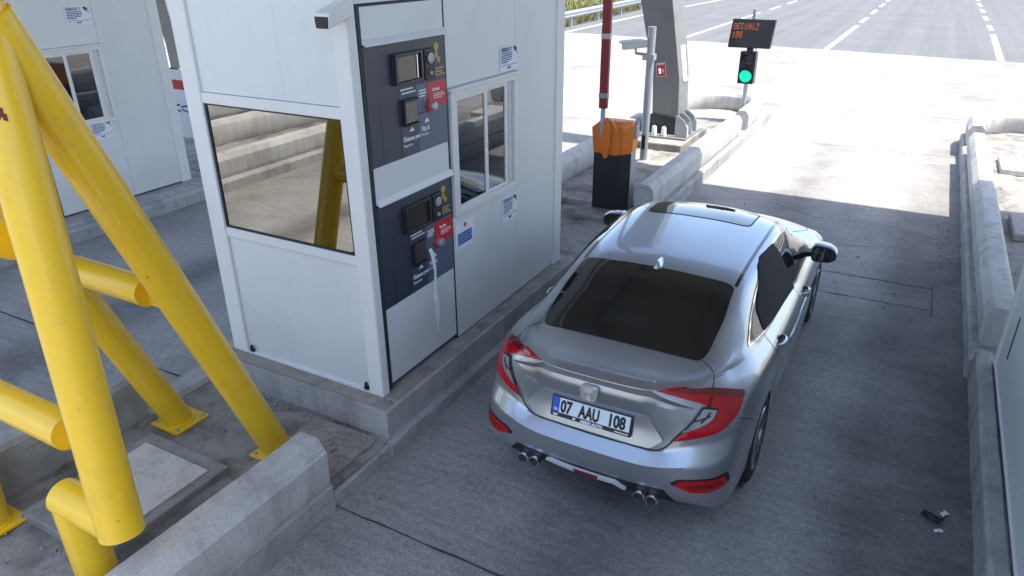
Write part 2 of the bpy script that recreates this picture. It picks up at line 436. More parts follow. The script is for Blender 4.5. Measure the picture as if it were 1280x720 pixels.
run(mb, -5.06, -4.80, 2.742, 8.7, -.02, .16, ch=.03)
run(mb, -4.98, -4.60, 8.702, 16.5, -.02, .20, ch=.03)
run(mb, .845, .965, -9, 6.62, -.02, .30, ch=.022, jit=.003)
run(mb, .82, 1.16, 6.622, 16.2, -.02, .20, ch=.03, jit=.005)
run(mb, -9.55, -9.28, -9, 17, -.02, .18, ch=.03)
tag(mb.build('kerb', 'plinth', smooth=True, angle=30), kind='structure')

mb = MB(); run(mb, -4.86, -2.97, 3.40, 6.74, .10, .35, ch=.012, jit=.002)
tag(mb.build('booth_plinth', 'plinth', smooth=True, angle=25), kind='structure')
mb = MB(); run(mb, -11.5, -9.42, 3.7, 7.5, .0, .21, ch=.012, jit=.002)
tag(mb.build('booth_plinth', 'plinth', smooth=True, angle=25), kind='structure')
mb = MB(); rough_top(mb, .967, 2.7, -4, 6.44, .31, -.02, 8, 60, .002)
tag(mb.build('booth_plinth', 'plinth', smooth=True, angle=25), kind='structure')
# dried, cracked mud on the low floor beside the kerb, dust on the plinth ledge
def mud_mat():
    m, nt, b = new_mat('dried_mud')
    v = coords(nt)
    vo = nt.nodes.new('ShaderNodeTexVoronoi'); vo.feature = 'DISTANCE_TO_EDGE'; vo.inputs['Scale'].default_value = 9
    wv = nt.nodes.new('ShaderNodeMix'); wv.data_type = 'VECTOR'; wv.inputs[0].default_value = .30
    nz = nt.nodes.new('ShaderNodeTexNoise'); nz.inputs['Scale'].default_value = 6; nt.links.new(v, nz.inputs['Vector'])
    nt.links.new(v, wv.inputs[4]); nt.links.new(nz.outputs['Color'], wv.inputs[5]); nt.links.new(wv.outputs[1], vo.inputs['Vector'])
    c = ramp(nt, noise(nt, v, 5, 7, .65), [(.3, (.20, .18, .16)), (.7, (.36, .32, .285))])
    c = mix(nt, c, ramp(nt, vo.outputs['Distance'], [(.006, .35), (.03, 1)]), .85, 'MULTIPLY')
    nt.links.new(c, b.inputs['Base Color']); b.inputs['Roughness'].default_value = .95
    bump(nt, b, vo.outputs['Distance'], .5, .03)
    return m
M['mud'] = mud_mat()
mb = MB(); rough_top(mb, -3.62, -3.03, 2.55, 3.34, .134, .08, 16, 20, .003)
tag(mb.build('dried_mud', 'mud', smooth=True, angle=60), kind='structure')
for pts in ([(-4.83, 3.425), (-2.995, 3.425), (-2.995, 3.535), (-4.83, 3.535)], [(-3.095, 3.57), (-2.995, 3.57), (-2.995, 6.7), (-3.095, 6.7)]):
    sheet('dust', pts, .3555, 'dust')
# loose rubble and broken mortar along the foot of the plinth
mb = MB()
for k in range(170):
    if random.random() < .6: c = Vector((random.uniform(-4.7, -3.0), 3.36 - abs(random.gauss(0, .07)), .12))
    else: c = Vector((random.uniform(-4.7, -3.1), random.uniform(1.0, 3.3), .118))
    s = random.uniform(.004, .014)
    a = Vector((random.gauss(0, 1), random.gauss(0, 1), random.gauss(0, 1))).normalized(); b = a.orthogonal().normalized(); d = a.cross(b)
    mb.obox(c + Vector((0, 0, s * .3)), a * s, b * s * .7, d * s * .6)
tag(mb.build('rubble', 'slab'), kind='stuff')
# ------------------------------------------------------------------ toll booths
def notice(x, y0, y1, z0, z1, label, kind, group):
    t = thing('notice', (x, (y0 + y1) / 2, z0), label, 'notice', group)
    w = y1 - y0; h = z1 - z0
    MB().box(0, .005, -w / 2, w / 2, 0, h).build('board', 'paper', t, bevel=.001)
    ink = MB(); X = .0055
    def bar(mb, a, b, c, d): mb.box(.005, X + .0008, -w / 2 + a * w, -w / 2 + b * w, c * h, d * h)
    if kind == 'warn':
        text_mesh('lettering', 'DİKKAT !', h * .20, 'ink', t, (X, -w / 2 + .06 * w, h * .76), (0, 1, 0), (0, 0, 1), bold=.0015)
        rnd = random.Random(3)
        for k in range(5):
            z = .66 - .085 * k; x = .07
            e = .6 + rnd.random() * .25 if k < 4 else .42
            while x < e:
                l = rnd.uniform(.05, .13); bar(ink, x, min(x + l, e), z, z + .045); x += l + .018
        bar(ink, .07, .93, .205, .225)
        ink.build('printed_lines', 'ink', t)
        e = MB(); a = Vector((.0058, .31 * w, h * .82))
        e.obox(a, (.0008, 0, 0), Vector((0, .05, -.055)) * w, Vector((0, .035, .028)) * w)
        e.obox(a + Vector((0, .1 * w, -.16 * h)), (.0008, 0, 0), Vector((0, .045, -.05)) * w, Vector((0, .008, .007)) * w)
        for k in range(3): e.obox(a + Vector((0, .09 * w, (.05 - .05 * k) * h)), (.0008, 0, 0), Vector((0, .03, .004)) * w, Vector((0, 0, .008)) * w)
        for k, (p, l) in enumerate(((.40, .05), (.46, .03), (.50, .06))): e.box(.005, .0066, -w / 2 + p * w, -w / 2 + (p + l) * w, .075 * h, (.15 - .02 * (k % 2)) * h)
        e.build('emblem', 'inkdark', t)
    else:
        for k in range(4):
            z = .50 - .115 * k
            bar(ink, .10, .86, z, z + .095)
        ink.build('blue_rows', 'inkblue', t)
        g = MB()
        for k, z in enumerate((.70, .655)): bar(g, .14 + .1 * k, .86 - .12 * k, z, z + .018)
        for k in range(4): bar(g, .14, .45 + .08 * (k % 3), .50 - .115 * k + .04, .50 - .115 * k + .052)
        bar(g, .76, .9, .06, .10); g.build('printed_lines', 'lettering', t)
        MB().lathe([(0, 0), (w * .07, 0), (w * .07, .0014), (0, .0014)], (.0052, 0, h * .85), (1, 0, 0), 20).build('emblem', 'signred', t)
    return t

def payment_panel(booth, y0, z0):
    """dark payment panel set into the booth wall; y0 = left edge, z0 = bottom edge (local to the booth)"""
    X = .006
    p = MB().box(-.03, X, y0, y0 + .90, z0, z0 + .78).build('payment_panel', 'panel_dark', booth)
    q = lambda mb, a, b, c, d, x0=X, x1=X + .0025: mb.box(x0, x1, y0 + a, y0 + b, z0 + c, z0 + d)
    q(MB(), .33, .532, 0.003, .47).build('navy_field', 'panel_navy', p)
    q(MB(), .534, .898, 0.003, .47).build('bluegrey_field', 'panel_blue', p)
    q(MB(), .66, .898, .29, .463, X + .003, X + .006).build('red_field', 'panel_red', p)
    mb = MB(); q(mb, .27, .60, .50, .705, X, X + .018)
    mb.add([], []); hs = mb.build('screen_housing', 'blackplastic', p, bevel=.004)
    fr = MB(); q(fr, .275, .30, .503, .702, X + .018, X + .038); q(fr, .57, .597, .503, .702, X + .018, X + .032)
    q(fr, .30, .57, .685, .702, X + .018, X + .038); q(fr, .30, .57, .503, .518, X + .018, X + .04)
    fr.build('screen_frame', 'black', p, bevel=.003)
    q(MB(), .305, .52, .522, .68, X + .0185, X + .024).build('screen', 'screen', p)
    q(MB(), .524, .532, .522, .68, X + .0185, X + .03).build('screen_edge', 'chrome', p)
    mb = MB(); q(mb, .625, .75, .49, .70, X, X + .022); mb.build('coin_unit', 'blackplastic', p, bevel=.006)
    MB().lathe([(0, 0), (.034, 0), (.036, .012), (.024, .014), (.02, .008), (0, .008)], (X + .022, y0 + .688, z0 + .635), (1, 0, 0), 24).build('coin_slot', 'galv', p, smooth=True)
    MB().lathe([(0, 0), (.015, 0), (.015, .012), (0, .012)], (X + .022, y0 + .688, z0 + .535), (1, 0, 0), 20).build('call_key', 'steel', p, smooth=True)
    g = MB()
    for (a, z, r) in ((.80, .70, .030), (.795, .645, .024), (.825, .61, .02)):
        pr = [(r, 0), (r, .0018), (r * .62, .0018), (r * .62, 0)]
        g.lathe([(r * .62, 0), (r, 0), (r, .0018), (r * .62, .0018)], (X + .0002, y0 + a, z0 + z), (1, 0, 0), 20)
    for k, (a, b) in enumerate(((.775, .885), (.775, .86), (.775, .89))): g.box(X, X + .0018, y0 + a, y0 + b, z0 + .545 - .022 * k, z0 + .556 - .022 * k)
    g.build('coin_symbol', 'gold', p)
    cr = MB(); q(cr, .345, .36, .215, .395, X + .002, X + .034); q(cr, .36, .51, .38, .395, X + .002, X + .034); q(cr, .36, .51, .215, .225, X + .002, X + .04)
    q(cr, .36, .51, .225, .38, X + .002, X + .016); cr.build('card_reader', 'blackplastic', p, bevel=.004)
    q(MB(), .375, .505, .232, .374, X + .0165, X + .02).build('card_reader_screen', 'screen', p)
    MB().lathe([(0, 0), (.052, 0), (.05, .008), (.03, .01), (0, .01)], (X + .006, y0 + .685, z0 + .305), (1, 0, 0), 28).build('button_collar', 'panel_red', p, smooth=True)
    MB().lathe([(0, 0), (.030, 0), (.032, .03), (.026, .038), (0, .04)], (X + .016, y0 + .685, z0 + .305), (1, 0, 0), 28).build('help_button', 'galv', p, smooth=True)
    q(MB(), .545, .615, .262, .275, X + .003, X + .007).build('receipt_slot', 'black', p)
    for a, z in ((.45, .165), (.635, .195)):
        ar = MB(); ar.prism([[(X + .003, y0 + a - .032, z0 + z), (X + .003, y0 + a + .032, z0 + z), (X + .003, y0 + a, z0 + z + .032)],
                  [(X + .005, y0 + a - .032, z0 + z), (X + .005, y0 + a + .032, z0 + z), (X + .005, y0 + a, z0 + z + .032)]]); ar.build('arrow', 'lettering', p)
    T = lambda s, a, z, h, bold=0, m='lettering': text_mesh('lettering', s, h, m, p, (X + .0035, y0 + a, z0 + z), (0, 1, 0), (0, 0, 1), bold=bold)
    T('Ödeme yeri', .345, .105, .042, .0012); T('Payment', .345, .065, .030)
    T('Fiş al', .565, .14, .046, .0012); T('Receipt', .565, .105, .028)
    text_mesh('lettering', 'Yardım', .032, 'lettering', p, (X + .0065, y0 + .715, z0 + .40), (0, 1, 0), (0, 0, 1), bold=.001)
    ln = MB()
    for (a, b, z) in ((.36, .52, .43), (.345, .49, .455), (.56, .645, .42), (.56, .65, .40), (.56, .63, .38)): ln.box(X + .003, X + .0042, y0 + a, y0 + b, z0 + z, z0 + z + .010)
    for (a, b, z) in ((.73, .86, .375), (.73, .88, .36), (.73, .84, .345)): ln.box(X + .006, X + .0072, y0 + a, y0 + b, z0 + z, z0 + z + .006)
    ln.build('printed_lines', 'lettering', p)
    for (a, z) in ((.02, .40), (.33, .47), (.24, .73), (.52, .735), (.06, .03), (.31, .02)):
        MB().lathe([(0, 0), (.006, 0), (.005, .003), (0, .003)], (X, y0 + a + .02, z0 + z), (1, 0, 0), 10).build('screw', 'black', p)
    sc = MB()
    for (a, b, c, d) in ((.12, .125, .0, .42), (.12, .33, .417, .42)): sc.box(X, X + .001, y0 + a, y0 + b, z0 + c, z0 + d)
    sc.build('panel_seam', 'black', p)
    return p

def toll_booth(x, y, zb, top, label):
    b = thing('toll_booth', (x, y, zb), label, 'toll booth', 'white toll booths')
    H = top - zb; W = 1.60; Lg = 3.06
    Z = lambda z: z - .35                                   # heights measured on the near booth
    pm = MB().box(-W, -W + .17, -.012, .10, 0, H); pm.build('post', 'frame', b, bevel=.012)
    MB().box(-.13, .006, -.012, .075, 0, H).build('post', 'frame', b, bevel=.012)
    MB().box(-.10, .012, 2.90, Lg + .012, 0, H).build('post', 'frame', b, bevel=.012)
    MB().box(-W - .006, -W + .12, 2.92, Lg + .01, 0, H).build('post', 'frame', b, bevel=.012)
    MB().box(-W + .17, -.13, .012, .05, .02, Z(1.405)).build('front_wall', 'white', b, bevel=.002)
    w = MB()
    w.box(-W + .17, -.13, .012, .05, Z(2.515), H); w.box(-W + .172, -.62, .0105, .012, Z(2.53), H - .01); w.box(-.617, -.132, .0105, .012, Z(2.53), H - .01)
    w.build('front_wall', 'white', b, bevel=.002)
    w = MB()
    w.box(-.04, 0, 1.035, 2.095, .02, Z(1.46)); w.box(-.04, 0, 2.099, 2.9, .02, H); w.box(-.04, 0, 1.035, 2.095, Z(2.485), H)
    w.build('side_wall', 'white', b, bevel=.003)
    MB().box(-W, -W + .04, .10, 2.92, .02, H).box(-W + .12, -.10, Lg - .05, Lg - .01, .02, H).build('side_wall', 'white', b)
    for z_a, z_b, y_a, y_b in ((Z(2.436), Z(2.512), -.004, .052), (Z(1.408), Z(1.482), -.004, .052), (0, .03, -.006, .02)):
        MB().box(-W + .17, -.13, y_a, y_b, z_a, z_b).build('rail', 'frame', b, bevel=.004)
    for xx, zz in ((-W + .21, .05), (-.17, .05)):
        MB().box(xx, xx + .035, -.02, .0, zz - .015, zz + .012).lathe([(0, 0), (.012, 0), (.012, .03), (0, .03)], (xx + .017, -.012, zz + .012), (0, 0, 1), 10).build('latch', 'blackplastic', b)
    g = MB(); g.box(-W + .171, -W + .19, .004, .03, Z(1.483), Z(2.435)); g.box(-.148, -.131, .004, .03, Z(1.483), Z(2.435)); g.box(-W + .19, -.148, .004, .03, Z(1.483), Z(1.497)); g.box(-W + .19, -.148, .004, .03, Z(2.424), Z(2.435))
    win = g.build('front_window', 'gasket', b)
    MB().box(-W + .185, -.145, .012, .022, Z(1.49), Z(2.43)).build('pane', 'boothglass', win)
    # side sliding window
    f = MB(); y0, y1, z0, z1 = 1.06, 2.10, Z(1.465), Z(2.46)
    f.box(-.05, .022, y0, y0 + .055, z0, z1); f.box(-.05, .022, y1 - .045, y1, z0, z1)
    f.box(-.05, .022, y0 + .055, y1 - .045, z1 - .05, z1); f.box(-.05, .022, y0 + .055, y1 - .045, z0, z0 + .05)
    f.box(-.05, .05, y0 - .03, y1 + .03, z1 + .001, z1 + .022)
    fr = f.build('window', 'frame', b, bevel=.003)
    s = MB()
    for (a, c, xo) in ((1.115, 1.60, .012), (1.575, 1.965, -.004)):
        s.box(xo - .02, xo, a, a + .035, z0 + .05, z1 - .05); s.box(xo - .02, xo, c - .045, c, z0 + .05, z1 - .05)
        s.box(xo - .02, xo, a + .035, c - .045, z1 - .082, z1 - .05); s.box(xo - .02, xo, a + .035, c - .045, z0 + .05, z0 + .075)
    s.box(-.03, -.012, 1.965, 2.055, z0 + .05, z1 - .05); s.box(-.012, .008, 2.0, 2.008, z0 + .05, z1 - .05)
    s.build('sash', 'frame', fr, bevel=.002)
    gp = MB(); gp.box(-.004, .002, 1.15, 1.555, z0 + .075, z1 - .082)
    gp.build('pane', 'sideglass', fr)
    gp = MB(); gp.box(-.020, -.014, 1.61, 1.92, z0 + .075, z1 - .082); gp.build('pane', 'sideglass', fr)
    # machine bay
    MB().box(-.06, -.031, .078, 1.03, .02, H).build('bay_backing', 'gasket', b)
    mw = MB(); y0 = .114; y1 = 1.012
    mw.box(-.03, .004, y0, y1, Z(.415), Z(1.036)); mw.build('bay_door', 'white', b, bevel=.003)
    for (za, zc) in ((1.838, 2.096), (2.888, 3.112)):
        fl = MB(); fl.box(-.03, .006, y0 + .002, y1 - .002, Z(za), Z(zc))
        fl.prism([[(.006, yy, Z(za) + .035), (.030, yy, Z(za) - .003), (.030, yy, Z(za) - .012), (.006, yy, Z(za))] for yy in (y0 + .004, y1 + .03)])
        fl.build('flap', 'white', b, bevel=.002)
    MB().box(-.03, .002, .076, 1.032, Z(3.13), H).build('bay_header', 'white', b, bevel=.002)
    MB().box(-.03, .0045, .080, .112, .02, Z(3.126)).box(-.03, .0045, 1.0145, 1.033, .02, Z(3.126)).box(-.03, .0045, .112, 1.0145, Z(3.1135), Z(3.126)).build('bay_seal', 'gasket', b, bevel=.002)
    payment_panel(b, .112, Z(1.042)); payment_panel(b, .112, Z(2.100))
    MB().box(-W - .1, .16, -.14, Lg + .12, H, H + .09).build('roof', 'frame', b, bevel=.02)
    return b

B1 = toll_booth(-3.11, 3.55, .35, 3.42, 'white toll booth with two dark payment panels beside the silver car')
B2 = toll_booth(-9.75, 4.08, .215, 3.40, 'white toll booth partly behind the yellow tubes across the left lane')
notice(-3.108, 5.38, 5.69, 2.50, 2.705, 'warning notice above the side window of the booth beside the car', 'warn', 'paper notices on the booths')
notice(-3.108, 5.38, 5.67, 1.165, 1.40, 'warning notice just below the side window of the booth beside the car', 'warn', 'paper notices on the booths')
notice(-3.108, 4.61, 4.895, 1.165, 1.395, 'notice with blue rows beside the dark lower payment panel', 'rows', 'paper notices on the booths')
notice(-9.748, 5.80, 6.15, 2.60, 2.83, 'warning notice above the window of the booth behind the yellow tubes', 'warn', 'paper notices on the booths')
notice(-9.748, 5.76, 6.08, 1.125, 1.37, 'warning notice below the window of the booth behind the yellow tubes', 'warn', 'paper notices on the booths')
# receipt strip out of the lower slot
mb = MB(); X0 = -3.11; pts = []
KN = [(0, 0, 4.236, .021, .0), (.06, .020, 4.237, .021, .1), (.25, .030, 4.250, .019, -.15), (.50, .022, 4.243, .017, .2), (.60, .030, 4.246, .036, -.1), (.78, .026, 4.252, .026, .15), (1, .016, 4.262, .004, 0)]
for k in range(41):
    s = k / 40
    for (s0, x0, y0, w0, t0), (s1, x1, y1, w1, t1) in zip(KN, KN[1:]):
        if s0 <= s <= s1 + 1e-9: f = (s - s0) / (s1 - s0); x, y, w, tw = x0 + (x1 - x0) * f, y0 + (y1 - y0) * f, w0 + (w1 - w0) * f, t0 + (t1 - t0) * f
    pts.append((Vector((X0 + .012 + x, y, 1.325 - .735 * s)), Vector((math.sin(tw), math.cos(tw), 0)) * w))
vs = [p - d for p, d in pts] + [p + d for p, d in pts]; n = len(pts)
mb.add(vs, [(i, i + 1, n + i + 1, n + i) for i in range(n - 1)])
o = mb.build('receipt_strip', 'paper', loc=(X0, 4.24, .59))
md = o.modifiers.new('thick', 'SOLIDIFY'); md.thickness = .0006
tag(o, 'long white receipt strip hanging from the lower payment panel', 'receipt')
# small camera on the front of the near booth
t = thing('surveillance_camera', (-3.10, 3.53, 3.05), 'small white camera with black face high on the near booth front', 'camera', 'surveillance cameras')
mb = MB(); mb.prism([[(-.055, -.20, -.04), (.045, -.20, -.04), (.055, -.20, .05), (-.065, -.20, .05)], [(-.045, .02, .02), (.05, .02, .02), (.055, .02, .12), (-.055, .02, .12)]])
mb.build('camera_housing', 'frame', t, bevel=.012, seg=3)
MB().prism([[(-.050, -.206, -.034), (.040, -.206, -.034), (.046, -.206, .030), (-.056, -.206, .030)], [(-.050, -.198, -.034), (.040, -.198, -.034), (.046, -.198, .030), (-.056, -.198, .030)]]).build('lens_window', 'blackplastic', t, bevel=.003)
MB().cyl((.0, -.03, .11), (.0, .02, .16), .022).lathe([(0, 0), (.045, 0), (.04, .02), (0, .02)], (.0, .006, .17), (0, -1, 0), 20).build('bracket', 'frame', t, smooth=True)
# booth on the right of the lane: only its long side wall and far corner post come into view
b = thing('toll_booth', (.97, 6.4, .31), 'pale toll booth wall at the right edge with a dark slot', 'toll booth', 'white toll booths')
MB().box(.0, .04, -8.2, -.09, .03, 3.1).build('side_wall', 'white', b, bevel=.003)
MB().box(-.016, .09, -.09, .0, 0, 3.1).build('post', 'frame', b, bevel=.012)
MB().box(-.004, 1.55, -8.2, -.02, 3.1, 3.2).build('roof', 'frame', b, bevel=.02)
MB().box(.09, 1.5, -.05, -.01, .03, 3.1).build('end_wall', 'white', b)
MB().box(-.01, .02, -8.2, -.09, 0, .028).build('sill', 'frame', b, bevel=.003)
MB().box(-.004, .01, -.47, -.435, .27, .62).build('slot', 'blackplastic', b, bevel=.003)
# ------------------------------------------------------------------ concrete barriers
def barrier(path, left_in, z0, top, label, width=.26, step=.25, name='concrete_barrier', group='concrete barriers along the lanes'):
    """sweep the barrier profile along a 2-D path whose line is the outer face; the body lies on the left (or right) of travel"""
    P = []
    for a, b in zip(path, path[1:]):
        a = Vector((*a, 0)); b = Vector((*b, 0)); n = max(1, int((b - a).length / step)); P += [a.lerp(b, i / n) for i in range(n)]
    P.append(Vector((*path[-1], 0)))
    prof = [(.035, 0), (.012, .05), (0, .10), (-.004, top - z0 - .095), (.006, top - z0 - .078), (.052, top - z0 - .006), (.066, top - z0), (width - .066, top - z0), (width - .052, top - z0 - .006),
            (width - .006, top - z0 - .078), (width, top - z0 - .095), (width, .10), (width - .035, 0)]
    c = sum(P, Vector()) / len(P); rings = []
    for i, p in enumerate(P):
        t = (P[min(i + 1, len(P) - 1)] - P[max(i - 1, 0)]).normalized(); s = Vector((-t.y, t.x, 0)) * (1 if left_in else -1)
        e = .0016 if 0 < i < len(P) - 1 else .001
        rings.append([p + s * (d + random.gauss(0, e)) + Vector((0, 0, z0 + z + random.gauss(0, e * .8))) for d, z in prof])
    mb = MB(); mb.prism(rings)
    o = mb.build(name, 'barrier', loc=(c.x, c.y, z0), smooth=True, angle=24)
    return tag(o, label, 'barrier', group)

def arc(cx, cy, r, a0, a1, n=14): return [(cx + r * math.cos(R(a0 + (a1 - a0) * i / n)), cy + r * math.sin(R(a0 + (a1 - a0) * i / n))) for i in range(n + 1)]
barrier([(-2.905, -2.6), (-2.885, 2.69)], True, .20, .60, 'chamfered concrete barrier in the foreground beside the yellow leg')
barrier([(-2.865, 9.0), (-2.85, 14.05)], True, .19, .575, 'long concrete barrier between gate machine and sign post, half in shade')
barrier([(-2.84, 14.55), (-2.84, 15.75)] + arc(-3.78, 15.75, .94, 0, 180, 18)[1:] + [(-4.72, 14.4)], True, .19, .575, 'curved concrete barrier closing the island behind the sign post')
barrier([(-4.76, 13.7), (-4.76, 8.9)], True, .19, .575, 'concrete barrier on the far side of the gate machine, left of the tower')
barrier([(.875, 6.93), (.865, 14.46)], False, .19, .57, 'long straight concrete barrier along the right edge of the lane')
barrier([(.865, 15.08), (.865, 15.95)] + arc(1.80, 15.95, .935, 180, 0, 18)[1:] + [(2.735, 15.1)], False, .19, .57, 'rounded concrete barrier at the far end of the right island')
# the far left island and the approach behind the viewpoint, seen through the gap and in the glass
barrier([(-9.36, 9.2), (-9.36, 15.6)] + arc(-10.3, 15.6, .94, 0, 180, 14)[1:], True, .17, .56, 'concrete barrier beyond the booth behind the yellow tubes')
barrier([(-9.40, 2.1), (-9.40, -3.0)] + [(-9.48, -4.5), (-9.75, -6.0), (-10.3, -7.5)], False, .17, .56, 'curved concrete barrier mirrored in the front window of the booth')
barrier([(-11.55, 3.4), (-11.6, -2.5), (-11.4, -4.5), (-10.9, -6.5)], True, .14, .60, 'second curved barrier behind the first, mirrored in the booth window')
barrier([(-15.2, 6), (-14.2, -1.0), (-13.9, -4.5), (-14.6, -9)], False, .02, .75, 'tall concrete barrier on the approach, mirrored in the booth window')

# ------------------------------------------------------------------ canopy over the lanes
t = thing('canopy', (0, 6.2, 6.3), 'wide flat canopy roof over the toll lanes', 'canopy')
MB().box(-60, 60, -5.15, 5.2, 0, .12).build('soffit', 'canopy', t)
MB().box(-60, 60, -5.2, -5.15, -.05, .9).box(-60, 60, 5.2, 5.25, -.05, .9).build('fascia', 'frame', t)
MB().box(-60, 60, -5.15, 5.2, .80, .88).build('roof_deck', 'galv', t)

for bxx in (-8.2, -5.9, -3.6, -1.3, 1.0, 3.3):
    MB().box(bxx - .09, bxx + .09, -5.1, 5.15, -.30, -.002).build('beam', 'steel', t)
for byy in (-3.4, -.9, 1.6, 4.1):
    MB().box(-40, 40, byy - .14, byy + .14, -.62, -.302).build('beam', 'steel', t)
# ------------------------------------------------------------------ yellow tubular support
t = thing('tubular_support', (-4.1, 2.2, .12), 'bright yellow tubular steel support standing on the island at left', 'support frame')
O = Vector((-4.1, 2.2, .12))
L = lambda p: tuple(Vector(p) - O)
def tube_part(name, pts, r, n=40):
    return MB().tube([L(p) for p in pts], r, n).build(name, 'yellow', t, smooth=True, angle=40)
def along(a, b, z):
    a = Vector(a); b = Vector(b); return a + (b - a) * ((z - a.z) / (b.z - a.z))
T1a, T1b = (-2.955, 1.402, .90), (-3.215, 1.565, 2.46)
T2a, T2b = (-3.578, 2.89, .15), (-3.385, 1.97, 2.42)
T3a, T3b = (-4.55, 2.80, .15), (-4.60, 2.11, 2.05)
T4a, T4b = (-4.64, 1.47, .15), (-4.67, 1.60, 2.90)
rt = .1045; rb = .090
tube_part('leg', [(-3.31, 1.40, .02), (-3.315, 1.395, .93)], .1)
tube_part('elbow_tube', [(-3.375, 1.39, .945), (-2.96, 1.402, .925)], .092)
tube_part('upright', [along(T1a, T1b, .885), along(T1a, T1b, 6.35)], rt)
tube_part('leg', [along(T2a, T2b, .12), along(T2a, T2b, 3.2)], rt)
tube_part('leg', [along(T3a, T3b, .12), along(T3a, T3b, 3.35)], rt)
tube_part('upright', [along(T4a, T4b, .12), along(T4a, T4b, 6.35)], rt)
def brace(end, length, n1=None):
    e = Vector(end); tube_part('brace', [e, e + Vector((-length, 0, 0))], rb)
    if n1: MB().obox(L(e + Vector((.05, 0, .0))), (.055, 0, 0), (0, .012, 0), (0, 0, .08)).build('gusset', 'yellow', t, bevel=.004)
brace((-3.285, 1.465, 1.315), 1.2, 1)
brace((-3.45, 1.56, 2.25), 1.1, 1)
brace((-3.745, 2.31, 1.612), .72, 1)
def weld(p, ax, r):
    c = Vector(L(p)); a = Vector(ax).normalized(); e = a.orthogonal().normalized(); g = a.cross(e); n = 40
    MB().tube([c + (e * math.cos(2 * math.pi * k / n) + g * math.sin(2 * math.pi * k / n)) * (r + random.uniform(-.002, .002)) for k in range(n + 1)], [.008 + random.uniform(-.0015, .002) for k in range(n + 1)], 8).build('weld', 'yellow', t, smooth=True)
for pa, pb, z_ in ((T2a, T2b, .14), (T3a, T3b, .14), (T4a, T4b, .14)):
    weld(along(pa, pb, z_), (0, 0, 1), rt + .002)
def base(p):
    m = MB(); m.box(*[v for ab in zip([c - .15 for c in L((p[0], p[1], .118))[:2]], [c + .15 for c in L((p[0], p[1], .118))[:2]]) for v in ab], -.002, .014)
    f = m.build('base_plate', 'yellow', t, smooth=True)
    for sx, sy in ((-1, -1), (1, -1), (1, 1), (-1, 1)):
        c = Vector(L((p[0], p[1], .13))) + Vector((sx, sy, 0)) * .118
        MB().lathe([(0, 0), (.014, 0), (.014, .02), (0, .022)], c, (0, 0, 1), 6).build('bolt', 'steel', f)
base((-4.545, 2.81)); base((-3.578, 2.90)); base((-4.64, 1.47)); base((-3.31, 1.40))
ch = MB(); rnd = random.Random(8)
for (zc, side) in ((2.975, -.22), (2.86, -.16)):
    c = along(T1a, T1b, zc); ax = (Vector(T1b) - Vector(T1a)).normalized()
    view = Vector((.80, -.60, 0)); view = (view - ax * view.dot(ax)).normalized(); s = ax.cross(view)
    for k in range(5):
        a0 = side + .075 * k; h = .05 * (1 - .17 * k) * rnd.uniform(.7, 1.2); of = -.014 * k
        q = []
        for da in (0, .076):
            for hh in (-h, h): q.append(Vector(L(c)) + ax * (hh + of) + (view * math.cos(a0 + da) + s * math.sin(a0 + da)) * (rt + .0012))
        ch.add(q, [(0, 1, 3, 2)])
M['chip'] = flat('rust_primer', (.16, .035, .02), .8)
ch.build('chipped_paint', 'chip', t)

# concrete cable pit with a pale lid
t = thing('cable_pit', (-4.13, 2.2, .10), 'square concrete cable pit with a pale lid behind the foreground barrier', 'cable pit')
mb = MB(); mb.box(-.40, .42, -.60, .36, 0, .075); mb.build('pit_frame', 'slab', t, bevel=.01)
mb = MB(); mb.box(-.31, .345, -.33, .25, .074, .088); mb.build('lid', 'cover', t, bevel=.004)

# ------------------------------------------------------------------ barrier gate machine
t = thing('barrier_gate', (-3.48, 9.0, .16), 'orange and black barrier gate machine with its red boom raised', 'barrier gate')
zb = .16
MB().box(-.34, .42, -.48, .38, -.06, .03).build('footing', 'slab', t, bevel=.015)
A = -.215; Bx = .165; C = .265                    # left front, right front, chamfered right back
def col_ring(z, g=0): return [(A - g, -.115 - g, z), (Bx + g, -.115 - g, z), (C + g, .02, z), (C + g, .20 + g, z), (A - g, .20 + g, z)]
MB().prism([col_ring(.03), col_ring(.815)]).build('cabinet', 'black', t, bevel=.008)
MB().prism([[(C + .0015, .022, .03), (C + .003, .022, .03), (C + .003, .198, .03), (C + .0015, .198, .03)], [(C + .0015, .022, .815), (C + .003, .022, .815), (C + .003, .198, .815), (C + .0015, .198, .815)]]).build('side_panel', 'steel', t)
MB().prism([col_ring(.80, .004), col_ring(.90, .014), col_ring(1.15, .03)]).build('hood', 'orange', t, bevel=.012)
MB().prism([col_ring(1.152, .02), [(A + .05, -.02, 1.22), (Bx - .02, -.02, 1.22), (C - .02, .05, 1.22), (C - .02, .16, 1.22), (A + .05, .16, 1.22)]]).build('hood_lid', 'orange', t, bevel=.01)
MB().prism([[(C + .02, .03, 1.0), (C + .05, .05, 1.0), (C + .05, .19, 1.0), (C + .02, .2, 1.0)], [(C + .02, .03, 1.16), (C + .05, .05, 1.16), (C + .03, .19, 1.22), (C + .0, .2, 1.22)]]).build('hood_side', 'steel', t, bevel=.01)
def disc(mb, x0, x1, yc, zc, ry, z_lo, z_hi, n=26):
    ring = []
    for k in range(n):
        a = 2 * math.pi * k / n; s = math.sin(a)
        ring.append((math.cos(a) * ry, (z_hi - zc) * s if s > 0 else (zc - z_lo) * s))
    mb.prism([[(x0, yc + p, zc + q_) for p, q_ in ring], [(x1, yc + p, zc + q_) for p, q_ in ring]])
mb = MB()
ring = []
for k in range(30):
    a = 2 * math.pi * k / 30; s = math.sin(a); ring.append((.062 * math.cos(a), .20 * s if s > 0 else .27 * s))
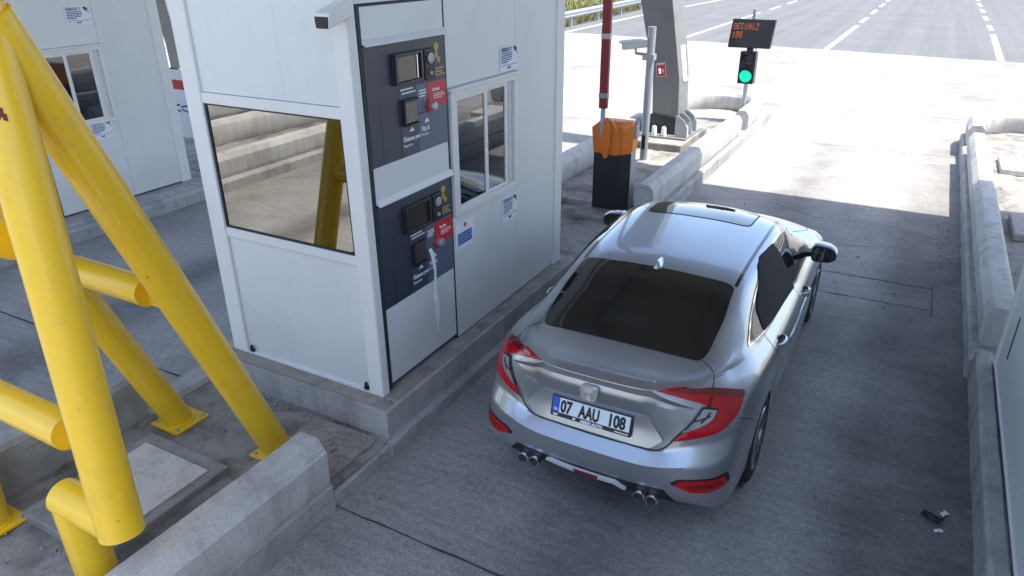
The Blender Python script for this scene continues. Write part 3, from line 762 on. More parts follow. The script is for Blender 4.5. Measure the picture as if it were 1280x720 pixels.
mb.prism([[(-.005 + p * .8, -.205 + p * .5, 1.03 + q_) for p, q_ in ring], [(-.005 + p * .8, -.235 + p * .5, 1.03 + q_) for p, q_ in ring]])
mb.build('boom_flange', 'orange', t, bevel=.008)
mb = MB()
ring = rounded_poly([(-.105, .80), (.155, .80), (.165, .98), (.125, 1.13), (.055, 1.24), (-.03, 1.285), (-.105, 1.24)])
mb.prism([[(p, -.125, q_) for p, q_ in ring], [(p, -.16, q_) for p, q_ in ring]])
mb.build('boom_guard', 'orange', t, bevel=.006)
bx = -.09
boom = MB().box(bx - .028, bx + .028, -.17, -.13, 1.02, 1.42).build('boom_stub', 'galv', t, bevel=.004)
mb = MB(); mb.box(bx - .056, bx + .056, -.185, -.115, 1.40, 5.4)
bo = mb.build('boom', 'redfilm', t, bevel=.012)
for zz, hh, mt in ((1.565, .035, 'steel'), (2.29, .035, 'band'), (3.05, .035, 'band'), (3.8, .035, 'band')):
    MB().box(bx - .061, bx + .061, -.19, -.11, zz - hh, zz + hh).build('band', mt, bo, bevel=.012)

# ------------------------------------------------------------------ steel towers carrying the gantry
def tower(x, y, label, group='grey steel towers'):
    t = thing('steel_tower', (x, y, .2), label, 'tower', group)
    d0, d1 = 0, .50
    secs = [(.16, -.22, .27, .0, .50), (.55, -.215, .275, .0, .50), (1.15, -.255, .24, .01, .52), (2.45, -.58, .0, .02, .66), (6.3, -1.55, -.45, .02, .9)]
    rings = [[(a, f, z), (b, f, z), (b + .02, g, z), (a, g, z)] for z, a, b, f, g in secs]
    MB().prism(rings).build('shaft', 'tower', t, bevel=.012)
    MB().box(-.62, .56, -.62, 1.05, -.04, .13).build('pedestal', 'island', t, bevel=.02)
    MB().box(-.42, .52, -.28, .80, .131, .16).build('base_plate', 'tower', t, bevel=.003)
    MB().prism([[(-.36, -.03, .16), (.285, -.03, .16), (.285, -.03, .46), (-.20, -.03, .52), (-.30, -.03, .46)], [(-.36, -.004, .16), (.285, -.004, .16), (.285, -.004, .46), (-.20, -.004, .52), (-.30, -.004, .46)]]).build('dark_plate', 'black', t, bevel=.003)  # black plate across the foot of the shaft front
    for yy in (-.16, .14, .44):
        ring = [(.27 + (.24 * math.cos(a)), .16 + .40 * math.sin(a)) for a in [R(90) * k / 10 for k in range(11)]] + [(.27, .16)]
        ring = [(.285, .16), (.505, .16), (.505, .34), (.44, .46), (.34, .53), (.285, .54)]
        MB().prism([[(p, yy, q_) for p, q_ in ring], [(p, yy + .02, q_) for p, q_ in ring]]).build('gusset', 'galv', t, bevel=.002)
    for (px, py) in ((-.26, -.18), (-.09, -.18), (.09, -.18), (.40, -.06), (.42, .06), (.42, .30)):
        MB().lathe([(0, 0), (.046, 0), (.05, .06), (.04, .15), (.018, .17), (0, .17)], (px, py, .16), (0, 0, 1), 16).build('anchor_cap', 'paper', t, smooth=True)
    return t
tw = tower(-4.03, 12.9, 'grey steel tower with white anchor caps behind the barrier gate')
p = MB().box(-.225, .015, -.004, .002, 1.17, 1.40)
t = thing('fire_sign', (-4.12, 12.905, 1.37), 'small red extinguisher sign on the grey steel tower', 'sign'); t.rotation_euler.y = R(-8)
MB().box(-.085, .085, -.008, -.003, 0, .235).build('board', 'signred', t)
g = MB(); g.box(-.078, .078, -.0092, -.008, .196, .2); g.box(-.07, .07, -.0092, -.008, .21, .225)
g.lathe([(0, 0), (.024, 0), (.024, .075), (.010, .088), (.010, .10), (0, .10)], (-.025, -.0092, .05), (0, 0, 1), 12)
g.prism([[(.02, -.0092, .13), (.05, -.0092, .13), (.035, -.0092, .04)], [(.02, -.008, .13), (.05, -.008, .13), (.035, -.008, .04)]])
for a, b, c, d in ((-.085, .085, 0, .006), (-.085, .085, .229, .235), (-.085, -.079, .006, .229), (.079, .085, .006, .229)): g.box(a, b, -.0094, -.0081, c, d)
g.build('pictogram', 'lettering', t)
t = thing('plate', (-3.772, 13.2, 1.27), 'blank pale plate on the sunlit side of the tower', 'plate'); t.rotation_euler.y = R(-10.5)
MB().box(.0, .012, -.10, .16, 0, .62).build('board', 'paper', t, bevel=.002)
tower(-17.3, 12.9, 'grey steel tower leaning above the gap between the two booths')

# camera mast
t = thing('camera_mast', (-3.86, 11.45, .2), 'slim grey mast with a white bullet camera in front of the tower', 'camera mast', 'surveillance cameras')
MB().tube([(0, 0, 0), (0, 0, 2.14)], .062, 20).build('mast', 'galv', t, smooth=True)
MB().lathe([(0, 0), (.12, 0), (.12, .012), (.075, .03), (0, .03)], (0, 0, 0), (0, 0, 1), 24).build('base_plate', 'steel', t, smooth=True)
MB().box(-.03, .03, -.07, -.055, .22, .46).build('hatch', 'black', t, bevel=.004)
cam = MB(); c = Vector((-.24, -.06, 1.875)); ax = Vector((-.92, -.36, -.12)).normalized(); sd = ax.cross(Vector((0, 0, 1))).normalized(); up = sd.cross(ax)
def cring(d, w, h): return [c + ax * d + sd * (w * a) + up * (h * b) for a, b in ((-1, -.6), (-.6, -1), (.6, -1), (1, -.6), (1, .6), (.6, 1), (-.6, 1), (-1, .6))]
cam.prism([cring(-.20, .055, .055), cring(-.17, .065, .065), cring(.18, .066, .066), cring(.21, .06, .06)])
hs = cam.build('camera_housing', 'frame', t, bevel=.004)
sh = MB(); sh.prism([[c + ax * d + sd * s * .08 + up * z for s, z in ((-1, .055), (-.8, .085), (.8, .085), (1, .055), (1, .045), (-1, .045))] for d in (-.19, .25)]); sh.build('sun_shield', 'frame', hs, bevel=.003)
MB().prism([cring(.205, .05, .05), cring(.214, .05, .05)]).build('lens_window', 'blackplastic', hs)
MB().tube([c - up * .06, c - up * .14, (-.05, -.02, 1.72)], .022, 12).box(-.11, .075, -.07, .07, 1.64, 1.73).build('bracket', 'galv', t, smooth=True)

# variable message sign with traffic light on one post
t = thing('signal_post', (-3.14, 15.4, .2), 'post with dark message board above a green traffic light', 'traffic signal')
MB().tube([(0, 0, 0), (0, 0, 2.17)], .042, 18).build('post', 'galv', t, smooth=True)
MB().lathe([(0, 0), (.1, 0), (.1, .012), (0, .02)], (0, 0, 0), (0, 0, 1), 20).build('base_plate', 'galv', t, smooth=True)
rot = Matrix.Rotation(R(4), 4, 'Y')
bd = MB(); bd.prism([[(-.41, -.20, 1.46), (.40, -.20, 1.46), (.44, -.16, 1.99), (-.37, -.16, 1.99)], [(-.41, -.05, 1.46), (.40, -.05, 1.46), (.44, -.03, 1.99), (-.37, -.03, 1.99)]])
bo = bd.build('message_board', 'black', t, bevel=.008)
bd = MB(); bd.prism([[(-.375, -.2005, 1.495), (.37, -.2005, 1.495), (.40, -.1665, 1.945), (-.345, -.1665, 1.945)], [(-.375, -.196, 1.495), (.37, -.196, 1.495), (.40, -.162, 1.945), (-.345, -.162, 1.945)]])
bd.build('display', 'lens_off', bo)
DOT = {'G': '01110 10001 10000 10111 10001 10001 01110', 'E': '11111 10000 10000 11110 10000 10000 11111', 'C': '01110 10001 10000 10000 10001 01110 00100',
       'I': '00100 00000 01100 00100 00100 00100 01110', 'N': '10001 11001 10101 10101 10011 10001 10001', 'Z': '11111 00001 00010 00100 01000 10000 11111',
       '1': '00100 01100 00100 00100 00100 00100 01110', '0': '01110 10001 10011 10101 11001 10001 01110', '8': '01110 10001 10001 01110 10001 10001 01110'}
ld = MB(); pc = .0205
for row, word in ((0, 'GECINIZ'), (1, '108')):
    for ci, chh in enumerate(word):
        for r_, bits in enumerate(DOT[chh].split()):
            for c_, bt in enumerate(bits):
                if bt == '1':
                    zz = 1.915 - row * .155 - r_ * .0165; xx = -.335 + (ci * 6.0 + c_) * .0118 - (1.945 - zz) * .066; yy = -.1675 - (1.945 - zz) * .0755
                    ld.box(xx, xx + .0092, yy - .003, yy, zz - .0120, zz)
ld.build('lettering', 'led', bo)
MB().box(-.06, .06, -.06, .06, 1.40, 1.47).tube([(.08, -.04, 1.46), (.13, -.05, 1.42), (.09, -.04, 1.36)], .008, 8).build('bracket', 'black', t)
sg = MB(); sg.box(-.155, .155, -.16, .06, .77, 1.39); sb = sg.build('signal_head', 'black', t, bevel=.015)
for zc, mt, nm in ((1.235, 'lens_off', 'red_lamp'), (.925, 'green', 'green_lamp')):
    MB().lathe([(0, 0), (.118, 0), (.105, .02), (.06, .034), (0, .038)], (0, -.161, zc), (0, -1, 0), 32).build(nm, mt, sb, smooth=True)
    vz = MB(); n = 16
    for k in range(n):
        a0 = R(-10 + 200 * k / n); a1 = R(-10 + 200 * (k + 1) / n); q = []
        for r_ in (.124, .130):
            for dy in (0, -.13 * max(.25, math.sin((a0 + a1) / 2))):
                for a in (a0, a1): q.append((r_ * math.cos(a), -.162 + dy, zc + r_ * math.sin(a)))
        vz.add(q, [(0, 1, 3, 2), (4, 6, 7, 5), (0, 4, 5, 1), (2, 3, 7, 6)])
    vz.build('visor', 'black', sb)

# right island: slabs lying on the gravel
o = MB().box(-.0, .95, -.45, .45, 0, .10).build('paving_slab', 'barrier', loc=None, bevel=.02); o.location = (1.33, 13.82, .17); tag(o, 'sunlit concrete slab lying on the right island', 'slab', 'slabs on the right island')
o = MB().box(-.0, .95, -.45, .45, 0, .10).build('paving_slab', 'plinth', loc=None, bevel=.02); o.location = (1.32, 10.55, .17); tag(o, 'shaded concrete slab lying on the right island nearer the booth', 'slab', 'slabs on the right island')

# white board with a red band, seen between the two booths
t = thing('warning_board', (-10.95, 8.28, .14), 'white board with a red band standing between the two booths', 'sign')
MB().box(-.45, .45, 0, .05, .35, 1.5).build('board', 'paper', t, bevel=.005)
MB().box(-.45, .45, -.003, -.0005, 1.18, 1.34).build('red_band', 'signred', t)
a = MB()
for k in range(3):
    for s in (-1, 1): a.obox((.10 - .22 * k, -.002, .86 - .0 * k + s * .04), (.10, 0, .02 * s), (0, .0015, 0), (-.004, 0, .014))
a.obox((.2, -.002, .68), (.12, 0, -.03), (0, .0015, 0), (.004, 0, .014)); a.build('arrow_marks', 'ink', t)
for xx in (-.40, .35): MB().box(xx, xx + .05, .01, .05, 0, .35).build('stand', 'steel', t)

# ------------------------------------------------------------------ guard rail and grass verge
rail_pts = []
for k in range(30):
    y = 31.0 + 4 * k; x = -15.75 - .055 * (y - 31) if y < 50 else -16.8 - .004 * (y - 50)
    if y < 34: x += 0
    rail_pts.append(Vector((x, y, 0)))
t = thing('guard_rail', tuple(rail_pts[0]), 'galvanised steel guard rail at the far edge of the road', 'guard rail')
prof = [(0, .40), (.03, .43), (.075, .48), (.075, .52), (.02, .565), (.02, .60), (.075, .645), (.075, .685), (.03, .735), (0, .76), (-.012, .755), (.02, .72), (.06, .68), (.06, .65), (.005, .60), (.005, .565), (.06, .52), (.06, .485), (.02, .44), (-.01, .41)]
rings = [[(p.x - rail_pts[0].x + d, p.y - rail_pts[0].y, z) for d, z in prof] for p in rail_pts]
MB().prism(rings).build('beam', 'galv', t, smooth=True, angle=50)
for p in rail_pts[1:]:
    x, y = p.x - rail_pts[0].x, p.y - rail_pts[0].y
    MB().box(x - .16, x - .04, y - .06, y + .06, -.06, .70).build('post', 'steel', t)
mb = MB(); rnd = random.Random(5)
M['grass1'] = flat('dry_grass', (.24, .21, .07), .9); M['grass2'] = flat('green_grass', (.10, .14, .03), .9)
mbs = (MB(), MB())
for k in range(15000):
    y = 31 + 45 * rnd.random() ** 1.7; d = abs(rnd.gauss(0, 1.5 if rnd.random() < .5 else 7))
    x = (-15.95 - .055 * (y - 31) if y < 50 else -17.1) - .12 - d
    s = rnd.uniform(.12, .5) * (1.4 if rnd.random() < .06 else 1); a = rnd.uniform(0, 6.28)
    dx, dy = math.cos(a), math.sin(a); w = rnd.uniform(.012, .04); lx, ly = rnd.gauss(0, .12), rnd.gauss(0, .12)
    m_ = mbs[0] if rnd.random() < (.45 if d > 2 else .7) else mbs[1]
    m_.add([(x - dx * w, y - dy * w, -.07), (x + dx * w, y + dy * w, -.07), (x + lx * .5 + dx * w * .6, y + ly * .5 + dy * w * .6, s * .6 - .06), (x + lx, y + ly, s - .06)], [(0, 1, 2), (0, 2, 3)])
tag(mbs[0].build('grass', 'grass1'), kind='stuff'); tag(mbs[1].build('grass', 'grass2'), kind='stuff')
# litter on the lane
def scrap(x, y, s, mat, label, cat, flatness=.3, n=9):
    rnd = random.Random(int(x * 100) + int(y * 10)); mb = MB(); vs = []; m = 7
    for i in range(m):
        for j in range(m):
            a, b = (i / (m - 1) - .5) * 2, (j / (m - 1) - .5) * 2
            vs.append(((a * s + rnd.gauss(0, s * .13)) * 1.4, (b * s + rnd.gauss(0, s * .13)) * .7, .004 + abs(rnd.gauss(0, s * flatness))))
    mb.add(vs, [(i * m + j, (i + 1) * m + j, (i + 1) * m + j + 1, i * m + j + 1) for i in range(m - 1) for j in range(m - 1)])
    o = mb.build('litter', mat); o.location = (x, y, .005); o.rotation_euler.z = rnd.uniform(0, 3); md = o.modifiers.new('t', 'SOLIDIFY'); md.thickness = .002
    return tag(o, label, cat, 'litter on the lane')
scrap(.615, 4.53, .042, 'blackplastic', 'crumpled black scrap on the lane near the right kerb', 'litter', .35)
scrap(.685, 4.61, .022, 'paper', 'white shred just beyond the black scrap on the lane', 'litter', .2)
scrap(.655, 4.42, .018, 'paper', 'white shred just nearer than the black scrap on the lane', 'litter', .2)
mb = MB(); rnd = random.Random(11)
for k in range(110):
    side = rnd.random()
    x = .83 - abs(rnd.gauss(0, .12)) if side < .45 else (-2.86 + abs(rnd.gauss(0, .10)) if side < .7 else rnd.uniform(-2.6, .7)); y = rnd.uniform(2.0, 11)
    s = rnd.uniform(.003, .011); mb.obox((x, y, .004 + s * .4), (s, s * .4, 0), (-s * .3, s * .8, 0), (0, 0, s * .6))
tag(mb.build('grit', 'slab'), kind='stuff')
# ------------------------------------------------------------------ silver saloon car (local frame: x = right, y = forward from the rear bumper, z = up)
def carpaint():
    m, nt, b = new_mat('silver_paint')
    v = coords(nt)
    fl = noise(nt, v, 900, 2, .5)
    c = mix(nt, (.36, .38, .41), (.45, .47, .50), fl)
    dirt = noise(nt, v, 2.5, 6, .65)
    c = mix(nt, c, (.31, .30, .29), ramp(nt, dirt, [(.5, 0), (.8, .35)]))
    nt.links.new(c, b.inputs['Base Color']); b.inputs['Metallic'].default_value = .8
    rr = nt.nodes.new('ShaderNodeMapRange'); rr.inputs[3].default_value = .28; rr.inputs[4].default_value = .36
    nt.links.new(dirt, rr.inputs[0]); nt.links.new(rr.outputs[0], b.inputs['Roughness'])
    b.inputs['Coat Weight'].default_value = 1.0; b.inputs['Coat Roughness'].default_value = .035; b.inputs['Coat IOR'].default_value = 1.55
    return m
M['silver'] = carpaint()
M['carglass'] = mirror_glass('car_glass', (.010, .010, .009), .03, 0, 1.6, .3)
M['redlens'] = mirror_glass('red_lens', (.44, .004, .009), .08, 0, 1.45, .3)
M['darkredlens'] = mirror_glass('dark_red_lens', (.16, .004, .006), .12, 0, 1.5, .6)
M['clearlens'] = mirror_glass('clear_lens', (.38, .39, .40), .16, .6, 1.5, .6)
M['shade'] = flat('sunshade_fabric', (.012, .012, .014), .8)
M['skid'] = flat('pale_trim', (.55, .57, .60), .35)
M['gap'] = flat('panel_gap_black', (.012, .013, .016), .6)
M['trim'] = mirror_glass('gloss_black', (.012, .013, .015), .12, 0, 1.5, .5)
M['platewhite'] = flat('plate_white', (.70, .76, .82), .45)
M['plateblue'] = flat('plate_blue', (.01, .08, .55), .45)
M['alloy'] = flat('alloy', (.35, .36, .37), .3, .9)

AC = [  # columns round the car: rear centre -> rear corner -> side -> front corner -> front centre; rows bottom -> belt line, (y, x, z)
 [(.16, 0, .27), (.085, 0, .345), (.045, 0, .46), (.035, 0, .578), (.108, 0, .655), (.124, 0, .80), (.098, 0, .985), (.108, 0, 1.064)],
 [(.16, .30, .27), (.085, .3, .345), (.048, .3, .46), (.038, .3, .580), (.110, .3, .652), (.127, .3, .80), (.104, .27, .985), (.116, .25, 1.065)],
 [(.17, .47, .27), (.080, .50, .365), (.058, .5, .47), (.050, .46, .597), (.122, .425, .655), (.14, .45, .79), (.14, .415, .98), (.158, .40, 1.064)],
 [(.20, .60, .26), (.105, .63, .365), (.08, .64, .48), (.090, .615, .625), (.135, .555, .715), (.165, .60, .83), (.20, .585, .98), (.25, .55, 1.072)],
 [(.28, .72, .24), (.19, .765, .31), (.155, .765, .47), (.165, .75, .645), (.20, .71, .75), (.25, .735, .86), (.33, .722, .985), (.41, .65, 1.068)],
 [(.38, .78, .22), (.33, .83, .27), (.30, .84, .46), (.31, .835, .65), (.34, .822, .755), (.40, .822, .86), (.52, .805, .975), (.62, .715, 1.05)],
 [(.62, .78, .20), (.60, .862, .26), (.58, .875, .45), (.58, .878, .62), (.60, .872, .74), (.64, .868, .85), (.70, .848, .96), (.80, .762, 1.045)],
 [(1.05, .78, .18), (1.05, .868, .25), (1.05, .888, .42), (1.05, .895, .58), (1.05, .900, .71), (1.05, .893, .83), (1.05, .872, .935), (1.08, .790, 1.02)],
 [(1.45, .78, .17), (1.45, .870, .22), (1.45, .886, .36), (1.45, .884, .53), (1.45, .902, .70), (1.45, .902, .81), (1.45, .880, .915), (1.45, .803, 1.0)],
 [(1.85, .78, .16), (1.85, .872, .20), (1.85, .888, .33), (1.85, .878, .51), (1.85, .902, .69), (1.85, .903, .80), (1.85, .881, .90), (1.85, .808, .978)],
 [(2.3, .78, .16), (2.3, .872, .20), (2.3, .888, .33), (2.3, .877, .5), (2.3, .900, .68), (2.3, .901, .79), (2.3, .880, .885), (2.3, .812, .96)],
 [(2.7, .78, .16), (2.7, .872, .20), (2.7, .888, .33), (2.7, .877, .5), (2.7, .898, .67), (2.7, .899, .78), (2.7, .878, .87), (2.7, .812, .943)],
 [(3.0, .78, .16), (3.0, .872, .20), (3.0, .888, .34), (3.0, .879, .5), (3.0, .896, .67), (3.0, .898, .77), (3.0, .876, .86), (3.0, .812, .93)],
 [(3.3, .78, .17), (3.3, .870, .21), (3.3, .886, .36), (3.3, .884, .52), (3.3, .894, .67), (3.3, .895, .77), (3.3, .874, .85), (3.3, .810, .915)],
 [(3.55, .78, .18), (3.55, .868, .23), (3.55, .886, .38), (3.55, .888, .54), (3.55, .893, .68), (3.55, .890, .77), (3.55, .866, .84), (3.5, .800, .90)],
 [(3.9, .78, .18), (3.9, .866, .24), (3.9, .882, .4), (3.9, .886, .55), (3.9, .888, .67), (3.9, .880, .75), (3.9, .856, .81), (3.9, .790, .86)],
 [(4.2, .76, .18), (4.2, .84, .22), (4.2, .855, .36), (4.2, .856, .48), (4.2, .850, .60), (4.2, .84, .69), (4.2, .815, .745), (4.2, .755, .79)],
 [(4.40, .70, .18), (4.42, .77, .21), (4.43, .785, .33), (4.43, .785, .45), (4.42, .77, .56), (4.42, .755, .64), (4.41, .73, .69), (4.38, .69, .725)],
 [(4.48, .58, .18), (4.53, .63, .21), (4.545, .64, .33), (4.545, .635, .45), (4.53, .62, .55), (4.50, .61, .63), (4.47, .60, .69), (4.43, .58, .725)],
 [(4.52, .46, .18), (4.58, .5, .2), (4.60, .5, .33), (4.60, .5, .45), (4.58, .49, .55), (4.54, .49, .64), (4.51, .49, .69), (4.48, .48, .725)],
 [(4.55, .28, .18), (4.62, .3, .2), (4.63, .3, .33), (4.63, .3, .45), (4.61, .3, .55), (4.58, .3, .64), (4.56, .3, .69), (4.53, .29, .725)],
 [(4.55, 0, .18), (4.62, 0, .2), (4.64, 0, .33), (4.64, 0, .45), (4.62, 0, .55), (4.59, 0, .64), (4.57, 0, .69), (4.55, 0, .725)]]
TS = [  # stations over the top: rear lip -> deck -> glass -> roof -> windscreen -> bonnet; columns centre -> belt, (y, x, z)
 [AC[0][7], AC[1][7], AC[2][7], AC[3][7], AC[4][7]],
 [(.17, 0, 1.080), (.185, .27, 1.081), (.225, .43, 1.078), (.34, .575, 1.084), (.515, .685, 1.062)],
 [(.33, 0, 1.090), (.335, .29, 1.089), (.36, .49, 1.088), (.46, .615, 1.092), (.62, .715, 1.05)],
 [(.50, 0, 1.115), (.50, .30, 1.114), (.51, .54, 1.112), (.62, .645, 1.105), (.80, .762, 1.045)],
 [(.88, 0, 1.257), (.88, .30, 1.250), (.89, .56, 1.222), (.94, .652, 1.180), (1.08, .790, 1.02)],
 [(1.24, 0, 1.358), (1.24, .30, 1.350), (1.26, .555, 1.324), (1.29, .632, 1.283), (1.45, .803, 1.0)],
 [(1.70, 0, 1.408), (1.70, .30, 1.399), (1.71, .565, 1.367), (1.72, .642, 1.325), (1.85, .808, .978)],
 [(2.20, 0, 1.418), (2.20, .30, 1.408), (2.20, .575, 1.372), (2.20, .648, 1.328), (2.3, .812, .96)],
 [(2.62, 0, 1.393), (2.62, .30, 1.383), (2.60, .572, 1.345), (2.60, .642, 1.298), (2.7, .812, .943)],
 [(2.86, 0, 1.350), (2.84, .30, 1.338), (2.80, .565, 1.298), (2.80, .632, 1.25), (3.0, .812, .93)],
 [(3.20, 0, 1.190), (3.18, .30, 1.177), (3.08, .60, 1.140), (3.08, .662, 1.10), (3.3, .810, .915)],
 [(3.60, 0, 1.000), (3.56, .30, .99), (3.42, .66, .965), (3.41, .72, .945), (3.5, .800, .90)],
 [(3.95, 0, .945), (3.95, .30, .937), (3.9, .6, .905), (3.89, .71, .885), (3.9, .790, .86)],
 [(4.28, 0, .855), (4.27, .3, .847), (4.23, .55, .825), (4.2, .68, .805), (4.2, .755, .79)],
 [AC[21][7], AC[20][7], AC[19][7], AC[18][7], AC[17][7]]]

def hermite_rows(Pn, sub, closed=False, breaks=()):
    """interpolate an array of control rows (n, m, 3) along axis 0 with limited slopes; breaks = rows where the tangent may kink"""
    n = len(Pn)
    if closed: Pn = np.concatenate([Pn[-2:], Pn, Pn[:3]]); n0 = 2
    L = np.linalg.norm(np.diff(Pn, axis=0), axis=2).mean(axis=1); L = np.maximum(L, 1e-3)
    D = np.diff(Pn, axis=0) / L[:, None, None]
    T0 = np.zeros_like(Pn)
    for i in range(len(Pn)):
        if i == 0: T0[i] = D[0]
        elif i == len(Pn) - 1: T0[i] = D[-1]
        else:
            a, b = L[i - 1], L[i]
            c = (D[i - 1] * b + D[i] * a) / (a + b)
            lim = 3 * np.minimum(np.abs(D[i - 1]), np.abs(D[i]))
            mono = np.where(D[i - 1] * D[i] > 0, np.sign(c) * np.minimum(np.abs(c), lim), c * .35)
            T0[i] = mono
    out = []
    rng = range(n0, n0 + n) if closed else range(n - 1)
    for i in rng:
        ta = D[i] if (i in breaks and not closed) else T0[i]
        tb = D[i] if ((i + 1) in breaks and not closed) else T0[i + 1]
        for k in range(sub):
            s = k / sub; h = L[i]
            out.append((2 * s**3 - 3 * s**2 + 1) * Pn[i] + (s**3 - 2 * s**2 + s) * h * ta + (-2 * s**3 + 3 * s**2) * Pn[i + 1] + (s**3 - s**2) * h * tb)
    if not closed: out.append(Pn[-1])
    return np.array(out)

def sw(a): return np.array([(p[1], p[0], p[2]) for p in a], float)
cols = [sw(c) for c in AC]
mirror = lambda a: a * np.array([-1, 1, 1])
ring = cols + [mirror(c) for c in cols[-2:0:-1]]
A = np.array(ring)                                             # (loop, rows, 3)
tuck = A[:, -1:, :] * np.array([.97, 1, 1]) + np.array([0, 0, -.012]); tuck[:, :, 1] = tuck[:, :, 1] + np.where(tuck[:, :, 1] < .6, .03, np.where(tuck[:, :, 1] > 4.3, -.03, 0))
A = np.concatenate([A, tuck], 1)
A = hermite_rows(A, 8, closed=True)
A = hermite_rows(np.swapaxes(A, 0, 1), 6, breaks=(3, 4, 7))     # (rows, loop, 3)
sts = [sw(s) for s in TS]
B = np.array([np.concatenate([mirror(s[:0:-1]), s]) for s in sts])   # (stations, 9, 3)
B = hermite_rows(B, 8)
B = np.swapaxes(hermite_rows(np.swapaxes(B, 0, 1), 7, breaks=()), 0, 1)
mb = MB()
nr, nl = A.shape[:2]
mb.add([tuple(p) for p in A.reshape(-1, 3)], [(i * nl + j, i * nl + (j + 1) % nl, (i + 1) * nl + (j + 1) % nl, (i + 1) * nl + j) for i in range(nr - 1) for j in range(nl)])
ns, nc = B.shape[:2]
mb.add([tuple(p) for p in B.reshape(-1, 3)], [(i * nc + j, i * nc + j + 1, (i + 1) * nc + j + 1, (i + 1) * nc + j) for i in range(ns - 1) for j in range(nc - 1)])
bodyBVH = BVHTree.FromPolygons([Vector(v) for v in mb.v], mb.f)

car = thing('car', (-1.39626, 3.39233, 0), 'silver four-door saloon car stopped in the lane beside the booth', 'car', rz=.0077)
# cut the wheel arches
ARCH = .345
vs = np.array(mb.v); keep = []; snap = {}
wc = ((1.02, .325), (3.72, .325))
def inside(p):
    if abs(p[0]) < .55: return None
    for c in wc:
        if math.hypot(p[1] - c[0], p[2] - c[1]) < ARCH: return c
ins = [inside(p) for p in vs]
for f in mb.f:
    k = [ins[i] for i in f]
    if all(k): continue
    keep.append(f)
    for i, c in zip(f, k):
        if c: snap[i] = c
for i, c in snap.items():
    p = vs[i]; d = math.hypot(p[1] - c[0], p[2] - c[1]); s = ARCH / max(d, .05)
    if p[2] > .14: vs[i] = (p[0], c[0] + (p[1] - c[0]) * s, c[1] + (p[2] - c[1]) * s)
used = sorted({i for f in keep for i in f}); idx = {u: k for k, u in enumerate(used)}
bm_ = MB(); bm_.v = [tuple(vs[u]) for u in used]; bm_.f = [tuple(idx[i] for i in f) for f in keep]
body = bm_.build('body', 'silver', car, smooth=True, angle=26)
#@PANELS
def densify(poly, res, closed=True):
    out = []; n = len(poly)
    for i in range(n if closed else n - 1):
        a = Vector(poly[i]); b = Vector(poly[(i + 1) % n]); k = max(1, int((b - a).length / res))
        out += [a.lerp(b, j / k) for j in range(k)]
    if not closed: out.append(Vector(poly[-1]))
    return out
def rounded(poly, r, n=5):
    out = []; m = len(poly)
    for i in range(m):
        p = Vector(poly[i]); a = Vector(poly[i - 1]); b = Vector(poly[(i + 1) % m])
        da, db = (a - p), (b - p); rr = min(r, da.length * .45, db.length * .45)
        s = p + da.normalized() * rr; e = p + db.normalized() * rr
        for k in range(n + 1):
            t_ = k / n; out.append(s * (1 - t_)**2 + p * 2 * t_ * (1 - t_) + e * t_**2)
    return out
class Frame:
    """2-D drawing plane p, q thrown along d onto the car's body"""
    def __init__(s, p, q, d, o=(0, 0, 0)): s.p, s.q, s.d, s.o = Vector(p), Vector(q), Vector(d).normalized(), Vector(o)
    def hit(s, a, b):
        src = s.o + s.p * a + s.q * b
        h = bodyBVH.ray_cast(src - s.d * 3, s.d)
        if h[0] is None:
            h = bodyBVH.find_nearest(src - s.d * .8)
        return h[0]
TOP = Frame((1, 0, 0), (0, 1, 0), (0, 0, -1))
REAR = Frame((1, 0, 0), (0, 0, 1), (0, 1, 0))
FRONT = Frame((1, 0, 0), (0, 0, 1), (0, -1, 0), (0, 3, 0))
RS = Frame((0, 1, 0), (0, 0, 1), (-1, 0, 0)); LS = Frame((0, 1, 0), (0, 0, 1), (1, 0, 0))
RO = Frame((.75, .66, 0), (0, 0, 1), (-.66, .75, 0)); LO = Frame((-.75, .66, 0), (0, 0, 1), (.66, .75, 0))
